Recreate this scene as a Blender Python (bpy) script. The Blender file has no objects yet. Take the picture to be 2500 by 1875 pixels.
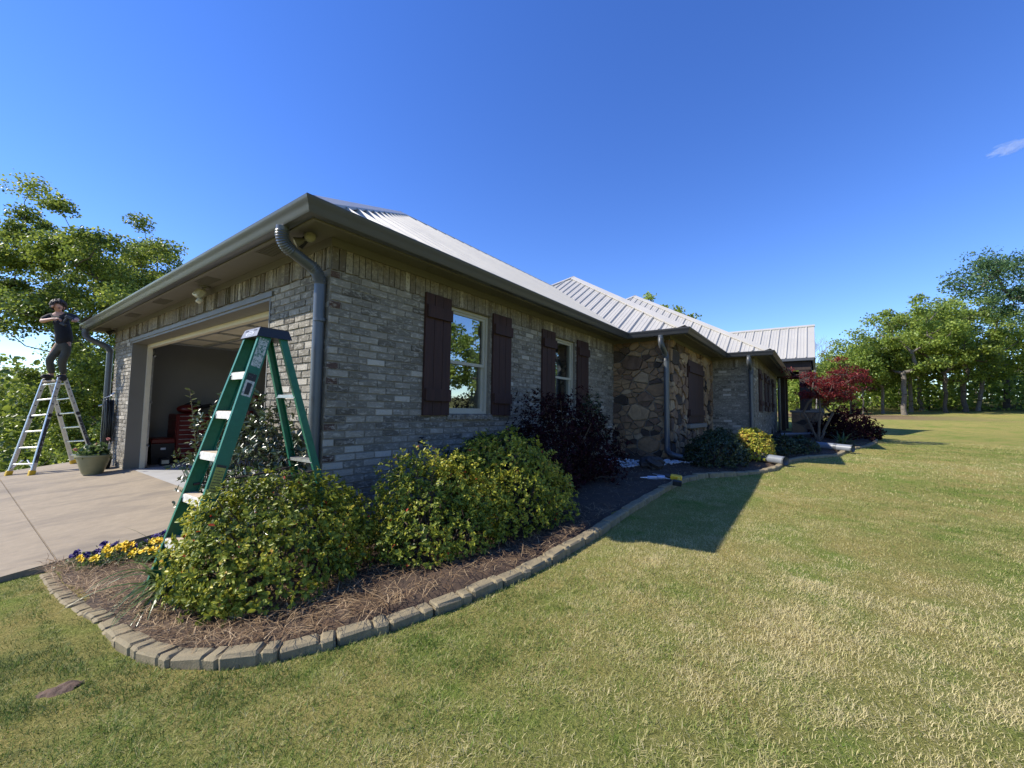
import bpy, math, random
import numpy as np
from mathutils import Matrix, Vector
random.seed(7)
SC = bpy.context.scene
COL = SC.collection
R = math.radians

# ------------------------------------------------------------------ camera, sky, sun, exposure
CAM = Vector((-1.950, -3.436, 1.147))
RT, UP, FW = Vector((.5923, -.8055, .0158)), Vector((-.0622, -.0262, .9977)), Vector((.8033, .5920, .0649))
cd = bpy.data.cameras.new('camera'); cam = bpy.data.objects.new('camera', cd); COL.objects.link(cam)
RT = RT.normalized(); FW = (FW - RT * FW.dot(RT)).normalized(); UP = RT.cross(FW)
m = Matrix((( RT.x, UP.x, -FW.x, CAM.x), (RT.y, UP.y, -FW.y, CAM.y), (RT.z, UP.z, -FW.z, CAM.z), (0, 0, 0, 1)))
cam.matrix_world = m
cd.sensor_width = 36.0; cd.lens = 36 * 1016.16 / 2500; cd.clip_start = .05; cd.clip_end = 5000
SC.camera = cam

SUN = Vector((-1, 1.19, 1.32)).normalized()          # towards the sun
w = bpy.data.worlds.new('World'); SC.world = w; w.use_nodes = True
wn = w.node_tree; wn.nodes.clear()
sky = wn.nodes.new('ShaderNodeTexSky'); sky.sky_type = 'NISHITA'; sky.sun_disc = False
sky.sun_elevation = math.asin(SUN.z); sky.sun_rotation = math.atan2(SUN.x, SUN.y)
sky.air_density = 1.0; sky.dust_density = .0; sky.ozone_density = 5.0; sky.altitude = 0
bg = wn.nodes.new('ShaderNodeBackground'); bg.inputs[1].default_value = .14
out = wn.nodes.new('ShaderNodeOutputWorld')
hs = wn.nodes.new('ShaderNodeHueSaturation'); hs.inputs['Saturation'].default_value = 1.2; hs.inputs['Hue'].default_value = .517; hs.inputs['Value'].default_value = 1.15; wn.links.new(sky.outputs[0], hs.inputs['Color']); wn.links.new(hs.outputs[0], bg.inputs[0]); wn.links.new(bg.outputs[0], out.inputs[0])
sd = bpy.data.lights.new('sun', 'SUN'); sd.energy = 5.0; sd.angle = R(.53); sd.color = (1, .93, .82)
so = bpy.data.objects.new('sun', sd); COL.objects.link(so); so.location = (0, 0, 30)
so.rotation_euler = SUN.to_track_quat('Z', 'Y').to_euler()
SC.view_settings.view_transform = 'Standard'; SC.view_settings.look = 'None'
SC.view_settings.exposure = 0.62; SC.view_settings.gamma = 1
SC.cycles.max_bounces = 6; SC.cycles.transparent_max_bounces = 12
SC.cycles.volume_bounces = 0

# ------------------------------------------------------------------ helpers: materials
def mat(name):
    m = bpy.data.materials.new(name); m.use_nodes = True
    nt = m.node_tree; b = nt.nodes['Principled BSDF']
    return m, nt, b
def nd(nt, t, **kw):
    n = nt.nodes.new('ShaderNode' + t)
    for k, v in kw.items():
        if k.startswith('_'): setattr(n, k[1:], v)
        else: n.inputs[k.replace('__', ' ')].default_value = v
    return n
def ramp(nt, src, stops):
    r = nt.nodes.new('ShaderNodeValToRGB'); e = r.color_ramp.elements
    while len(e) < len(stops): e.new(.5)
    for i, (p, c) in enumerate(stops): e[i].position = p; e[i].color = (*c, 1)
    if src is not None: nt.links.new(src, r.inputs[0])
    return r
def mixc(nt, fac, a, b, mode='MIX'):
    n = nt.nodes.new('ShaderNodeMix'); n.data_type = 'RGBA'; n.blend_type = mode
    for i, s in ((0, fac), (6, a), (7, b)):
        if hasattr(s, 'is_output'): nt.links.new(s, n.inputs[i])
        elif i == 0: n.inputs[0].default_value = s
        else: n.inputs[i].default_value = (*s, 1)
    return n.outputs[2]
def noise(nt, scale, detail=4, rough=.55, vec=None, dist=0):
    n = nt.nodes.new('ShaderNodeTexNoise'); n.inputs['Scale'].default_value = scale
    n.inputs['Detail'].default_value = detail; n.inputs['Roughness'].default_value = rough; n.inputs['Distortion'].default_value = dist
    if vec is None:
        tc = nt.nodes.new('ShaderNodeTexCoord'); vec = tc.outputs['Object']
    nt.links.new(vec, n.inputs['Vector']); return n.outputs['Fac']
def bump(nt, b, h, strength, dist=.01):
    n = nt.nodes.new('ShaderNodeBump'); n.inputs['Strength'].default_value = strength; n.inputs['Distance'].default_value = dist
    nt.links.new(h, n.inputs['Height']); nt.links.new(n.outputs[0], b.inputs['Normal'])
def attr(nt, name='rnd'):
    a = nt.nodes.new('ShaderNodeAttribute'); a.attribute_name = name; return a.outputs['Fac']
def plain(name, col, rough=.5, metal=0, var=.15, scale=8, bmp=0, bscale=60, spec=.5):
    """a colour with uneven wear and a faint relief"""
    m, nt, b = mat(name)
    n = noise(nt, scale, 6, .65)
    r = ramp(nt, n, [(.3, tuple(c * (1 - var) for c in col)), (.7, tuple(min(1, c * (1 + var)) for c in col))])
    nt.links.new(r.outputs[0], b.inputs['Base Color'])
    b.inputs['Roughness'].default_value = rough; b.inputs['Metallic'].default_value = metal; b.inputs['Specular IOR Level'].default_value = spec
    rr = ramp(nt, n, [(.25, (rough * .8,) * 3), (.75, (min(1, rough * 1.2),) * 3)]); nt.links.new(rr.outputs[0], b.inputs['Roughness'])
    if bmp: bump(nt, b, noise(nt, bscale, 3), bmp, .004)
    return m
def leafmat(name, stops, rough=.45, trans=.25, spec=.4):
    m, nt, b = mat(name)
    r = ramp(nt, attr(nt), stops)
    nt.links.new(r.outputs[0], b.inputs['Base Color']); b.inputs['Roughness'].default_value = rough; b.inputs['Specular IOR Level'].default_value = spec
    t = nt.nodes.new('ShaderNodeBsdfTranslucent')
    hs = nt.nodes.new('ShaderNodeHueSaturation'); hs.inputs['Value'].default_value = 1.5; hs.inputs['Hue'].default_value = .485; nt.links.new(r.outputs[0], hs.inputs['Color'])
    nt.links.new(hs.outputs[0], t.inputs[0])
    mx = nt.nodes.new('ShaderNodeMixShader'); mx.inputs[0].default_value = trans
    nt.links.new(b.outputs[0], mx.inputs[1]); nt.links.new(t.outputs[0], mx.inputs[2])
    nt.links.new(mx.outputs[0], nt.nodes['Material Output'].inputs[0])
    return m

# ------------------------------------------------------------------ helpers: meshes and objects
def link(name, me, material, parent=None):
    o = bpy.data.objects.new(name, me); COL.objects.link(o)
    if material: me.materials.append(material)
    if parent: o.parent = parent
    return o
def poly(name, verts, faces, material, parent=None, rnd=None, smooth=False):
    me = bpy.data.meshes.new(name); me.from_pydata([tuple(v) for v in verts], [], [tuple(f) for f in faces])
    if rnd is not None:
        a = me.attributes.new('rnd', 'FLOAT', 'FACE'); a.data.foreach_set('value', np.asarray(rnd, np.float32))
    if smooth: me.polygons.foreach_set('use_smooth', [True] * len(me.polygons))
    me.update(); return link(name, me, material, parent)
def fast(name, V, F, material, parent=None, rnd=None, smooth=False):
    """V (n,3), F (m,k) numpy"""
    V = np.asarray(V, np.float32); F = np.asarray(F, np.int32); k = F.shape[1]
    me = bpy.data.meshes.new(name); me.vertices.add(len(V)); me.vertices.foreach_set('co', V.ravel())
    me.loops.add(F.size); me.loops.foreach_set('vertex_index', F.ravel())
    me.polygons.add(len(F)); me.polygons.foreach_set('loop_start', np.arange(0, F.size, k, dtype=np.int32))
    if smooth: me.polygons.foreach_set('use_smooth', np.ones(len(F), bool))
    me.update(calc_edges=True)
    if rnd is not None:
        a = me.attributes.new('rnd', 'FLOAT', 'FACE'); a.data.foreach_set('value', np.asarray(rnd, np.float32))
    return link(name, me, material, parent)
class MB:
    """collects shapes that become ONE mesh object"""
    def __init__(s): s.v = []; s.f = []; s.r = []; s.sm = []
    def add(s, vs, fs, rnd=.5):
        b = len(s.v); s.v += [tuple(v) for v in vs]; s.f += [tuple(i + b for i in f) for f in fs]; s.r += [rnd] * len(fs); return s
    def quad(s, a, b, c, d, rnd=.5): return s.add([a, b, c, d], [(0, 1, 2, 3)], rnd)
    def box(s, lo, hi, rnd=.5, bev=0):
        return s.obox(Vector([(a + b) / 2 for a, b in zip(lo, hi)]), (Vector((1, 0, 0)), Vector((0, 1, 0)), Vector((0, 0, 1))), [abs(b - a) / 2 for a, b in zip(lo, hi)], rnd, bev)
    def obox(s, c, ax, h, rnd=.5, bev=0):
        c = Vector(c); ax = [Vector(a).normalized() for a in ax]
        if bev <= 0:
            vs = [c + ax[0] * (h[0] * i) + ax[1] * (h[1] * j) + ax[2] * (h[2] * k) for i in (-1, 1) for j in (-1, 1) for k in (-1, 1)]
            return s.add(vs, [(0, 1, 3, 2), (4, 6, 7, 5), (0, 4, 5, 1), (2, 3, 7, 6), (0, 2, 6, 4), (1, 5, 7, 3)], rnd)
        bev = min(bev, min(h) * .9); vs = []; idx = {}
        for i in (-1, 1):
            for j in (-1, 1):
                for k in (-1, 1):
                    for a in range(3):
                        o = [i * (h[0] - bev), j * (h[1] - bev), k * (h[2] - bev)]; o[a] = (i, j, k)[a] * h[a]
                        idx[i, j, k, a] = len(vs); vs.append(c + ax[0] * o[0] + ax[1] * o[1] + ax[2] * o[2])
        fs = []
        for a in range(3):
            b, d = (a + 1) % 3, (a + 2) % 3
            for sg in (-1, 1):
                q = []
                for p, r in ((-1, -1), (1, -1), (1, 1), (-1, 1)):
                    t = [0, 0, 0]; t[a] = sg; t[b] = p; t[d] = r; q.append(idx[(*t, a)])
                fs.append(q if sg > 0 else q[::-1])
            for p in (-1, 1):
                for r in (-1, 1):
                    t0 = [0, 0, 0]; t1 = [0, 0, 0]; t0[b] = t1[b] = p; t0[d] = t1[d] = r; t0[a] = -1; t1[a] = 1
                    q = [idx[(*t0, b)], idx[(*t1, b)], idx[(*t1, d)], idx[(*t0, d)]]
                    fs.append(q if p * r > 0 else q[::-1])
        for i in (-1, 1):
            for j in (-1, 1):
                for k in (-1, 1):
                    q = [idx[i, j, k, a] for a in range(3)]; fs.append(q if i * j * k > 0 else q[::-1])
        return s.add(vs, fs, rnd)
    def tube(s, pts, rad, n=10, rnd=.5, cap=True):
        pts = [Vector(p) for p in pts]; rads = rad if isinstance(rad, (list, tuple)) else [rad] * len(pts)
        vs = []; fs = []; prev = None
        for i, p in enumerate(pts):
            t = (pts[min(i + 1, len(pts) - 1)] - pts[max(i - 1, 0)]).normalized()
            if prev is None: u = t.orthogonal().normalized()
            else:
                u = prev - t * prev.dot(t); u = u.normalized() if u.length > 1e-6 else t.orthogonal().normalized()
            prev = u; v = t.cross(u)
            for k in range(n):
                a = 2 * math.pi * k / n; vs.append(p + (u * math.cos(a) + v * math.sin(a)) * rads[i])
        for i in range(len(pts) - 1):
            for k in range(n): fs.append((i * n + k, i * n + (k + 1) % n, (i + 1) * n + (k + 1) % n, (i + 1) * n + k))
        if cap: fs += [tuple(range(n))[::-1], tuple((len(pts) - 1) * n + k for k in range(n))]
        return s.add(vs, fs, rnd)
    def lathe(s, c, prof, n=24, rnd=.5):
        vs = [(c[0] + r * math.cos(2 * math.pi * k / n), c[1] + r * math.sin(2 * math.pi * k / n), c[2] + z) for r, z in prof for k in range(n)]
        fs = [(i * n + k, i * n + (k + 1) % n, (i + 1) * n + (k + 1) % n, (i + 1) * n + k) for i in range(len(prof) - 1) for k in range(n)]
        return s.add(vs, fs, rnd)
    def ball(s, c, r, n=12, rnd=.5, ax=None):
        ax = ax or (Vector((1, 0, 0)), Vector((0, 1, 0)), Vector((0, 0, 1))); r = r if isinstance(r, (list, tuple)) else (r, r, r)
        vs = []; fs = []; mm = n // 2
        for i in range(mm + 1):
            th = math.pi * i / mm
            for k in range(n):
                a = 2 * math.pi * k / n; q = (math.sin(th) * math.cos(a) * r[0], math.sin(th) * math.sin(a) * r[1], math.cos(th) * r[2])
                vs.append(Vector(c) + ax[0] * q[0] + ax[1] * q[1] + ax[2] * q[2])
        for i in range(mm):
            for k in range(n): fs.append((i * n + k, (i + 1) * n + k, (i + 1) * n + (k + 1) % n, i * n + (k + 1) % n))
        return s.add(vs, fs, rnd)
    def build(s, name, material, parent=None, smooth=False):
        return poly(name, s.v, s.f, material, parent, s.r, smooth)
def smooth_angle(o, deg=40):
    me = o.data; me.polygons.foreach_set('use_smooth', [True] * len(me.polygons))
    try: me.set_sharp_from_angle(angle=R(deg))
    except Exception: pass
    return o
def tag(o, label, cat, group=None, kind=None):
    if label: o['label'] = label
    if cat: o['category'] = cat
    if group: o['group'] = group
    if kind: o['kind'] = kind
    return o
def thing(name, label, cat, loc=(0, 0, 0), group=None):
    o = bpy.data.objects.new(name, None); COL.objects.link(o); o.location = loc; o.empty_display_size = .1
    return tag(o, label, cat, group)
def settle(root, parts):
    """parts were modelled in world coordinates: keep them there under a root that stands at its base"""
    for p in parts: p.matrix_parent_inverse = Matrix.Translation(-Vector(root.location))
def kids(o): return [c for c in bpy.data.objects if c.parent == o]
def settle_all(root): settle(root, kids(root))
def arc(a, b, c, n=6):
    a, b, c = Vector(a), Vector(b), Vector(c)
    return [a * (1 - t) ** 2 + b * 2 * t * (1 - t) + c * t * t for t in [i / n for i in range(n + 1)]]

# value noise in numpy
def vnoise(x, y, scale, seed):
    x = np.asarray(x) * scale + seed * 17.3; y = np.asarray(y) * scale + seed * 7.7
    xi = np.floor(x).astype(np.int64); yi = np.floor(y).astype(np.int64); fx = x - xi; fy = y - yi
    def h(a, b):
        n = (a * 374761393 + b * 668265263 + seed * 1442695) & 0x7fffffff; n = ((n ^ (n >> 13)) * 1274126177) & 0x7fffffff
        return ((n ^ (n >> 16)) & 0xffff) / 65535.
    fx = fx * fx * (3 - 2 * fx); fy = fy * fy * (3 - 2 * fy)
    return (h(xi, yi) * (1 - fx) + h(xi + 1, yi) * fx) * (1 - fy) + (h(xi, yi + 1) * (1 - fx) + h(xi + 1, yi + 1) * fx) * fy
def ss(a, b, x):
    t = np.clip((x - a) / (b - a), 0, 1); return t * t * (3 - 2 * t)
def G(x, y):
    x = np.asarray(x, float); y = np.asarray(y, float)
    z = .11 + .022 * np.clip(x, -10, 60)
    z = z - .075 * np.clip(y + 2.5, 0, 4.5) * (1 - ss(.5, 3.0, x)) + .1 * np.clip(x + 1.5, -8, 0) * ss(-1, 1.5, y)
    s = (x + 1.95) * .93 - (y + 3.44) * .36
    z = z + .0008 * np.clip(s - 14, 0, 26) ** 2 + .0416 * np.clip(s - 40, 0, 60)
    t = np.clip(y - 9.3, 0, 40); return z - ss(0, 6, t) * .45 * t
def g(x, y): return float(G(x, y))
def pip(x, y, P):
    x = np.asarray(x); y = np.asarray(y); c = np.zeros(x.shape, bool); j = len(P) - 1
    for i in range(len(P)):
        (xi, yi), (xj, yj) = P[i], P[j]
        if yi != yj: c ^= ((yi > y) != (yj > y)) & (x < (xj - xi) * (y - yi) / (yj - yi) + xi)
        j = i
    return c
CURB = [(-1.43, 1.67), (-1.44, 1.03), (-1.43, .56), (-1.4, .17), (-1.37, -.11), (-1.38, -.36), (-1.38, -.62), (-1.35, -.88), (-1.3, -1.05), (-1.22, -1.22), (-1.12, -1.36), (-.99, -1.47), (-.83, -1.57), (-.57, -1.69), (-.2, -1.8), (.27, -1.88), (.79, -1.92), (1.5, -1.93), (2.03, -1.91), (2.77, -1.91), (3.47, -1.9), (4.25, -1.93), (4.69, -2.04), (5.01, -2.3), (5.55, -2.66), (6.1, -2.86), (7.42, -3.0), (8.1, -3.19), (9.1, -3.76), (10.81, -4.05), (11.86, -4.43), (13.2, -4.7), (15.2, -4.9), (16.5, -4.4)]
BED = CURB + [(17.2, -3.2), (17.2, .3), (0, .3), (0, 1.74), (-1.43, 1.74)]

# ------------------------------------------------------------------ materials
def brick_material():
    m, nt, b = mat('painted_brick')
    r = attr(nt)
    base = ramp(nt, r, [(0, (.085, .05, .038)), (.035, (.11, .07, .055)), (.05, (.11, .097, .077)), (.3, (.17, .155, .125)), (.6, (.235, .215, .175)), (.85, (.33, .303, .25)), (1, (.49, .455, .385))])
    tc = nt.nodes.new('ShaderNodeTexCoord'); mp = nt.nodes.new('ShaderNodeMapping'); mp.inputs['Scale'].default_value = (1, 1, 2.6)
    nt.links.new(tc.outputs['Object'], mp.inputs[0])
    n1 = noise(nt, 13, 7, .72, mp.outputs[0], .6)
    c1 = mixc(nt, ramp(nt, n1, [(.5, (0,) * 3), (.62, (.8,) * 3)]).outputs[0], base.outputs[0], (.45, .42, .355))
    n2 = noise(nt, 26, 5, .7, mp.outputs[0])
    c2 = mixc(nt, ramp(nt, n2, [(.3, (.55,) * 3), (.44, (0,) * 3)]).outputs[0], c1, (.13, .118, .095))
    n3 = noise(nt, 120, 3, .6)
    c3 = mixc(nt, .35, c2, ramp(nt, n3, [(.3, (.75,) * 3), (.7, (1.2,) * 3)]).outputs[0], 'MULTIPLY')
    nt.links.new(c3, b.inputs['Base Color']); b.inputs['Roughness'].default_value = .9; b.inputs['Specular IOR Level'].default_value = .2
    ad = nt.nodes.new('ShaderNodeMath'); ad.operation = 'ADD'; nt.links.new(n1, ad.inputs[0]); nt.links.new(n3, ad.inputs[1])
    bump(nt, b, ad.outputs[0], .55, .012)
    return m
def soldier_material():
    m, nt, b = mat('soldier_brick')
    base = ramp(nt, attr(nt), [(0, (.09, .065, .046)), (.08, (.14, .115, .082)), (.5, (.215, .185, .135)), (.9, (.30, .265, .20)), (1, (.42, .38, .30))])
    n1 = noise(nt, 30, 7, .75)
    c = mixc(nt, ramp(nt, n1, [(.36, (.85,) * 3), (.52, (0,) * 3)]).outputs[0], base.outputs[0], (.10, .085, .065)); c = mixc(nt, ramp(nt, n1, [(.56, (0,) * 3), (.68, (.7,) * 3)]).outputs[0], c, (.42, .39, .32))
    nt.links.new(c, b.inputs['Base Color']); b.inputs['Roughness'].default_value = .92
    bump(nt, b, n1, .6, .012); return m
def stone_material():
    m, nt, b = mat('field_stone')
    base = ramp(nt, attr(nt), [(0, (.035, .028, .022)), (.12, (.07, .05, .038)), (.18, (.16, .10, .065)), (.45, (.24, .15, .082)), (.75, (.31, .205, .11)), (1, (.36, .27, .17))])
    n1 = noise(nt, 7, 8, .68, None, .8)
    c = mixc(nt, .8, base.outputs[0], ramp(nt, n1, [(.3, (.55,) * 3), (.7, (1.35,) * 3)]).outputs[0], 'MULTIPLY')
    nt.links.new(c, b.inputs['Base Color']); b.inputs['Roughness'].default_value = .9
    bump(nt, b, n1, .8, .03); return m
def lawn_material():
    m, nt, b = mat('lawn_soil')
    tc = nt.nodes.new('ShaderNodeTexCoord'); vec = tc.outputs['Object']
    nf = noise(nt, 55, 6, .75, vec); nm = noise(nt, 2.2, 5, .6, vec); nl = noise(nt, .35, 4, .6, vec)
    nf2 = noise(nt, 230, 4, .7, vec); fine = ramp(nt, mixc(nt, .5, nf, nf2), [(.3, (.06, .07, .022)), (.43, (.20, .205, .06)), (.55, (.37, .345, .125)), (.7, (.56, .49, .24))])
    mid = ramp(nt, nm, [(.3, (.62, .9, .5)), (.5, (1, 1, .95)), (.72, (1.2, 1.05, 1.05))])
    big = ramp(nt, nl, [(.3, (.85, .97, .75)), (.55, (1.1, 1.05, 1)), (.75, (1.3, 1.15, 1.1))])
    c = mixc(nt, 1, mixc(nt, 1, fine.outputs[0], mid.outputs[0], 'MULTIPLY'), big.outputs[0], 'MULTIPLY')
    # the bare red earth strip under the trees
    sx = nt.nodes.new('ShaderNodeSeparateXYZ'); nt.links.new(vec, sx.inputs[0])
    def mth(op, a, bb):
        n = nt.nodes.new('ShaderNodeMath'); n.operation = op
        for i, s in enumerate((a, bb)):
            if hasattr(s, 'is_output'): nt.links.new(s, n.inputs[i])
            else: n.inputs[i].default_value = s
        return n.outputs[0]
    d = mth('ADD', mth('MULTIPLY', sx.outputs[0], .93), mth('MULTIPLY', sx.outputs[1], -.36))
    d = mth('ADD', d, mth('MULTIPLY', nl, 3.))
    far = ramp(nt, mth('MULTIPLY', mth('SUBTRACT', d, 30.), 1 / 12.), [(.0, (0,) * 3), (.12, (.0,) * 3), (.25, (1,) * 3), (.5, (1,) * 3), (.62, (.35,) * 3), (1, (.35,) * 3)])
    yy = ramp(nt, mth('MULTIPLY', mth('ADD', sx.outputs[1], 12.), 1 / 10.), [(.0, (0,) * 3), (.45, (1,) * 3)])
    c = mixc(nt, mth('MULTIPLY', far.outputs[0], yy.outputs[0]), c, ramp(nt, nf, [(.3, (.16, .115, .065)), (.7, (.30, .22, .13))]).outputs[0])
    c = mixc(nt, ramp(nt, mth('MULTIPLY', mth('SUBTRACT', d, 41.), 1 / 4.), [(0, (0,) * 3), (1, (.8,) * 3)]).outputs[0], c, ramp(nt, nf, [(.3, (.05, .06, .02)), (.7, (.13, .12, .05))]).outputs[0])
    nt.links.new(c, b.inputs['Base Color']); b.inputs['Roughness'].default_value = 1; b.inputs['Specular IOR Level'].default_value = .1
    bump(nt, b, nf, 1, .05); return m
def concrete_material():
    m, nt, b = mat('driveway_concrete')
    tc = nt.nodes.new('ShaderNodeTexCoord'); vec = tc.outputs['Object']
    m0 = nt.nodes.new('ShaderNodeMapping'); m0.inputs['Rotation'].default_value = (0, 0, R(24)); nt.links.new(vec, m0.inputs[0])
    mp = nt.nodes.new('ShaderNodeMapping'); mp.inputs['Scale'].default_value = (.75, 1.9, 1); nt.links.new(m0.outputs[0], mp.inputs[0])
    n1 = noise(nt, 1.3, 6, .6, mp.outputs[0], .4); n2 = noise(nt, 9, 6, .7, vec); n3 = noise(nt, 160, 3, .6, vec)
    c = ramp(nt, n2, [(.3, (.235, .19, .13)), (.7, (.30, .245, .17))]).outputs[0]
    c = mixc(nt, ramp(nt, n1, [(.47, (0,) * 3), (.68, (.75,) * 3)]).outputs[0], c, (.15, .125, .095))
    c = mixc(nt, .5, c, ramp(nt, n3, [(.3, (.8,) * 3), (.7, (1.15,) * 3)]).outputs[0], 'MULTIPLY')
    nt.links.new(c, b.inputs['Base Color']); b.inputs['Roughness'].default_value = .85; bump(nt, b, n3, .3, .004); return m
def wood_mat(name, col, scale=30):
    m, nt, b = mat(name); tc = nt.nodes.new('ShaderNodeTexCoord'); mp = nt.nodes.new('ShaderNodeMapping'); mp.inputs['Scale'].default_value = (1, 1, .08)
    nt.links.new(tc.outputs['Object'], mp.inputs[0]); n = noise(nt, scale, 6, .7, mp.outputs[0])
    r = ramp(nt, n, [(.3, tuple(c * .6 for c in col)), (.7, tuple(c * 1.3 for c in col))]); nt.links.new(r.outputs[0], b.inputs['Base Color'])
    b.inputs['Roughness'].default_value = .75; bump(nt, b, n, .3, .004); return m
def fibreglass():
    m, nt, b = mat('green_fibreglass'); n = noise(nt, 12, 7, .75); s = noise(nt, 70, 4, .7)
    c = ramp(nt, n, [(.3, (.006, .10, .055)), (.7, (.012, .16, .088))]).outputs[0]
    c = mixc(nt, ramp(nt, s, [(.68, (0,) * 3), (.78, (.6,) * 3)]).outputs[0], c, (.20, .30, .24))
    nt.links.new(c, b.inputs['Base Color']); b.inputs['Roughness'].default_value = .42; bump(nt, b, s, .12, .003); return m
def sticker(name, a, b_, scale, lo, hi):
    m, nt, b = mat(name); n = noise(nt, scale, 5, .8)
    nt.links.new(ramp(nt, n, [(lo, a), (hi, b_)]).outputs[0], b.inputs['Base Color']); b.inputs['Roughness'].default_value = .6; return m

M = {}
M['brick'] = brick_material(); M['soldier'] = soldier_material(); M['stone'] = stone_material()
M['mortar'] = plain('mortar', (.20, .18, .142), .95, 0, .25, 30, .5, 200)
M['stone_mortar'] = plain('stone_mortar', (.20, .18, .15), .95, 0, .2, 20, .5, 120)
M['lawn'] = lawn_material(); M['concrete'] = concrete_material()
M['slab'] = plain('garage_slab', (.36, .36, .35), .7, 0, .1, 3, .15, 120)
M['gutter'] = plain('gutter_paint', (.066, .069, .075), .32, .0, .07, 2.5, .06, 9)
M['trim'] = plain('trim_paint', (.15, .14, .115), .55, 0, .06, 4, .08, 60)
M['soffit'] = plain('soffit_paint', (.15, .14, .115), .6, 0, .06, 3, .05, 60)
M['pipe'] = plain('downspout_paint', (.085, .095, .105), .33, .1, .1, 5, .05, 20)
M['roof'] = plain('roof_metal', (.41, .395, .35), .38, .0, .05, 1.2, .03, 14)
M['cream'] = plain('cream_paint', (.60, .54, .40), .5, 0, .07, 5, .05, 50)
M['vinyl'] = plain('window_vinyl', (.42, .40, .32), .45, 0, .05, 6)
M['shutter'] = wood_mat('shutter_stain', (.042, .016, .011))
M['darkwood'] = wood_mat('dark_timber', (.035, .02, .014))
M['drywall'] = plain('garage_drywall', (.24, .235, .22), .9, 0, .06, 2)
M['ceiling'] = plain('garage_ceiling', (.45, .43, .38), .9, 0, .06, 2)
M['steel'] = plain('galvanised', (.45, .46, .46), .35, .8, .15, 20)
M['aluminium'] = plain('ladder_aluminium', (.62, .62, .61), .38, .75, .12, 25, .08, 90)
M['black'] = plain('black_plastic', (.018, .018, .02), .45, 0, .2, 20)
M['grayplastic'] = plain('cap_plastic', (.16, .17, .20), .45, 0, .12, 30)
M['yellowp'] = plain('yellow_plastic', (.72, .46, .03), .4, 0, .1, 20)
M['red'] = plain('red_enamel', (.13, .012, .010), .35, 0, .15, 6)
M['green'] = fibreglass()
M['curb'] = plain('edging_concrete', (.23, .188, .108), .95, 0, .28, 14, .9, 170)
M['mulch'] = plain('bark_mulch', (.055, .034, .02), 1, 0, .5, 22, 1, 60)
M['pot'] = plain('glazed_pot', (.24, .23, .12), .35, 0, .15, 5, .12, 18)
M['bark'] = plain('bark', (.085, .07, .055), .95, 0, .4, 14, 1, 40)
M['palebark'] = plain('pale_bark', (.28, .24, .19), .9, 0, .3, 14, .8, 40)
M['midbark'] = plain('grey_oak_bark', (.15, .13, .105), .95, 0, .4, 14, 1, 40)
M['twig'] = plain('twig', (.10, .075, .05), .9, 0, .3, 14)
M['white'] = plain('white_paint', (.72, .74, .78), .4, 0, .05, 10)
M['rock'] = plain('dark_rock', (.035, .03, .026), .9, 0, .4, 8, 1, 30)
M['glassblock'] = plain('lamp_glass', (.26, .24, .17), .25, 0, .1, 30)
def glass():
    m, nt, b = mat('window_glass'); b.inputs['Base Color'].default_value = (.012, .014, .014, 1); b.inputs['Roughness'].default_value = .02
    gl = nt.nodes.new('ShaderNodeBsdfGlossy'); gl.inputs['Roughness'].default_value = .015; gl.inputs['Color'].default_value = (.82, .86, .84, 1)
    n = noise(nt, 3, 2); bp = nt.nodes.new('ShaderNodeBump'); bp.inputs['Strength'].default_value = .03; bp.inputs['Distance'].default_value = .02
    nt.links.new(n, bp.inputs['Height']); nt.links.new(bp.outputs[0], gl.inputs['Normal'])
    tr = nt.nodes.new('ShaderNodeBsdfTransparent'); tr.inputs[0].default_value = (.55, .58, .56, 1)
    mx = nt.nodes.new('ShaderNodeMixShader'); mx.inputs[0].default_value = .42
    nt.links.new(tr.outputs[0], mx.inputs[1]); nt.links.new(gl.outputs[0], mx.inputs[2]); nt.links.new(mx.outputs[0], nt.nodes['Material Output'].inputs[0]); return m
M['glass'] = glass()

# ------------------------------------------------------------------ ground, driveway, bed
def axis(segs):
    a = []
    for lo, hi, n in segs: a += list(np.linspace(lo, hi, n, endpoint=False))
    return np.array(a + [segs[-1][1]])
xs = axis([(-320, -40, 10), (-40, -8, 16), (-8, -3, 20), (-3, 16, 95), (16, 26, 30), (26, 60, 40), (60, 400, 14)])
ys = axis([(-400, -60, 12), (-60, -20, 20), (-20, -6, 36), (-6, 10, 80), (10, 30, 30), (30, 80, 16), (80, 350, 10)])
X, Y = np.meshgrid(xs, ys, indexing='ij'); Z = G(X, Y)
Z = Z + (vnoise(X, Y, .5, 3) - .5) * .05 * ((Y < -1.9) | (X < -1.5)) * (Y < 1)
Z = np.where((X > .15) & (X < 21) & (Y > .19) & (Y < 7.7), Z - .7, Z)
nx, ny = len(xs), len(ys)
I = np.arange(nx * ny).reshape(nx, ny)
F = np.stack([I[:-1, :-1], I[1:, :-1], I[1:, 1:], I[:-1, 1:]], -1).reshape(-1, 4)
tag(fast('ground', np.stack([X, Y, Z], -1).reshape(-1, 3), F, M['lawn'], smooth=True), 'mown lawn of dry straw and green patches rising towards the trees', None, kind='structure')

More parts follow.
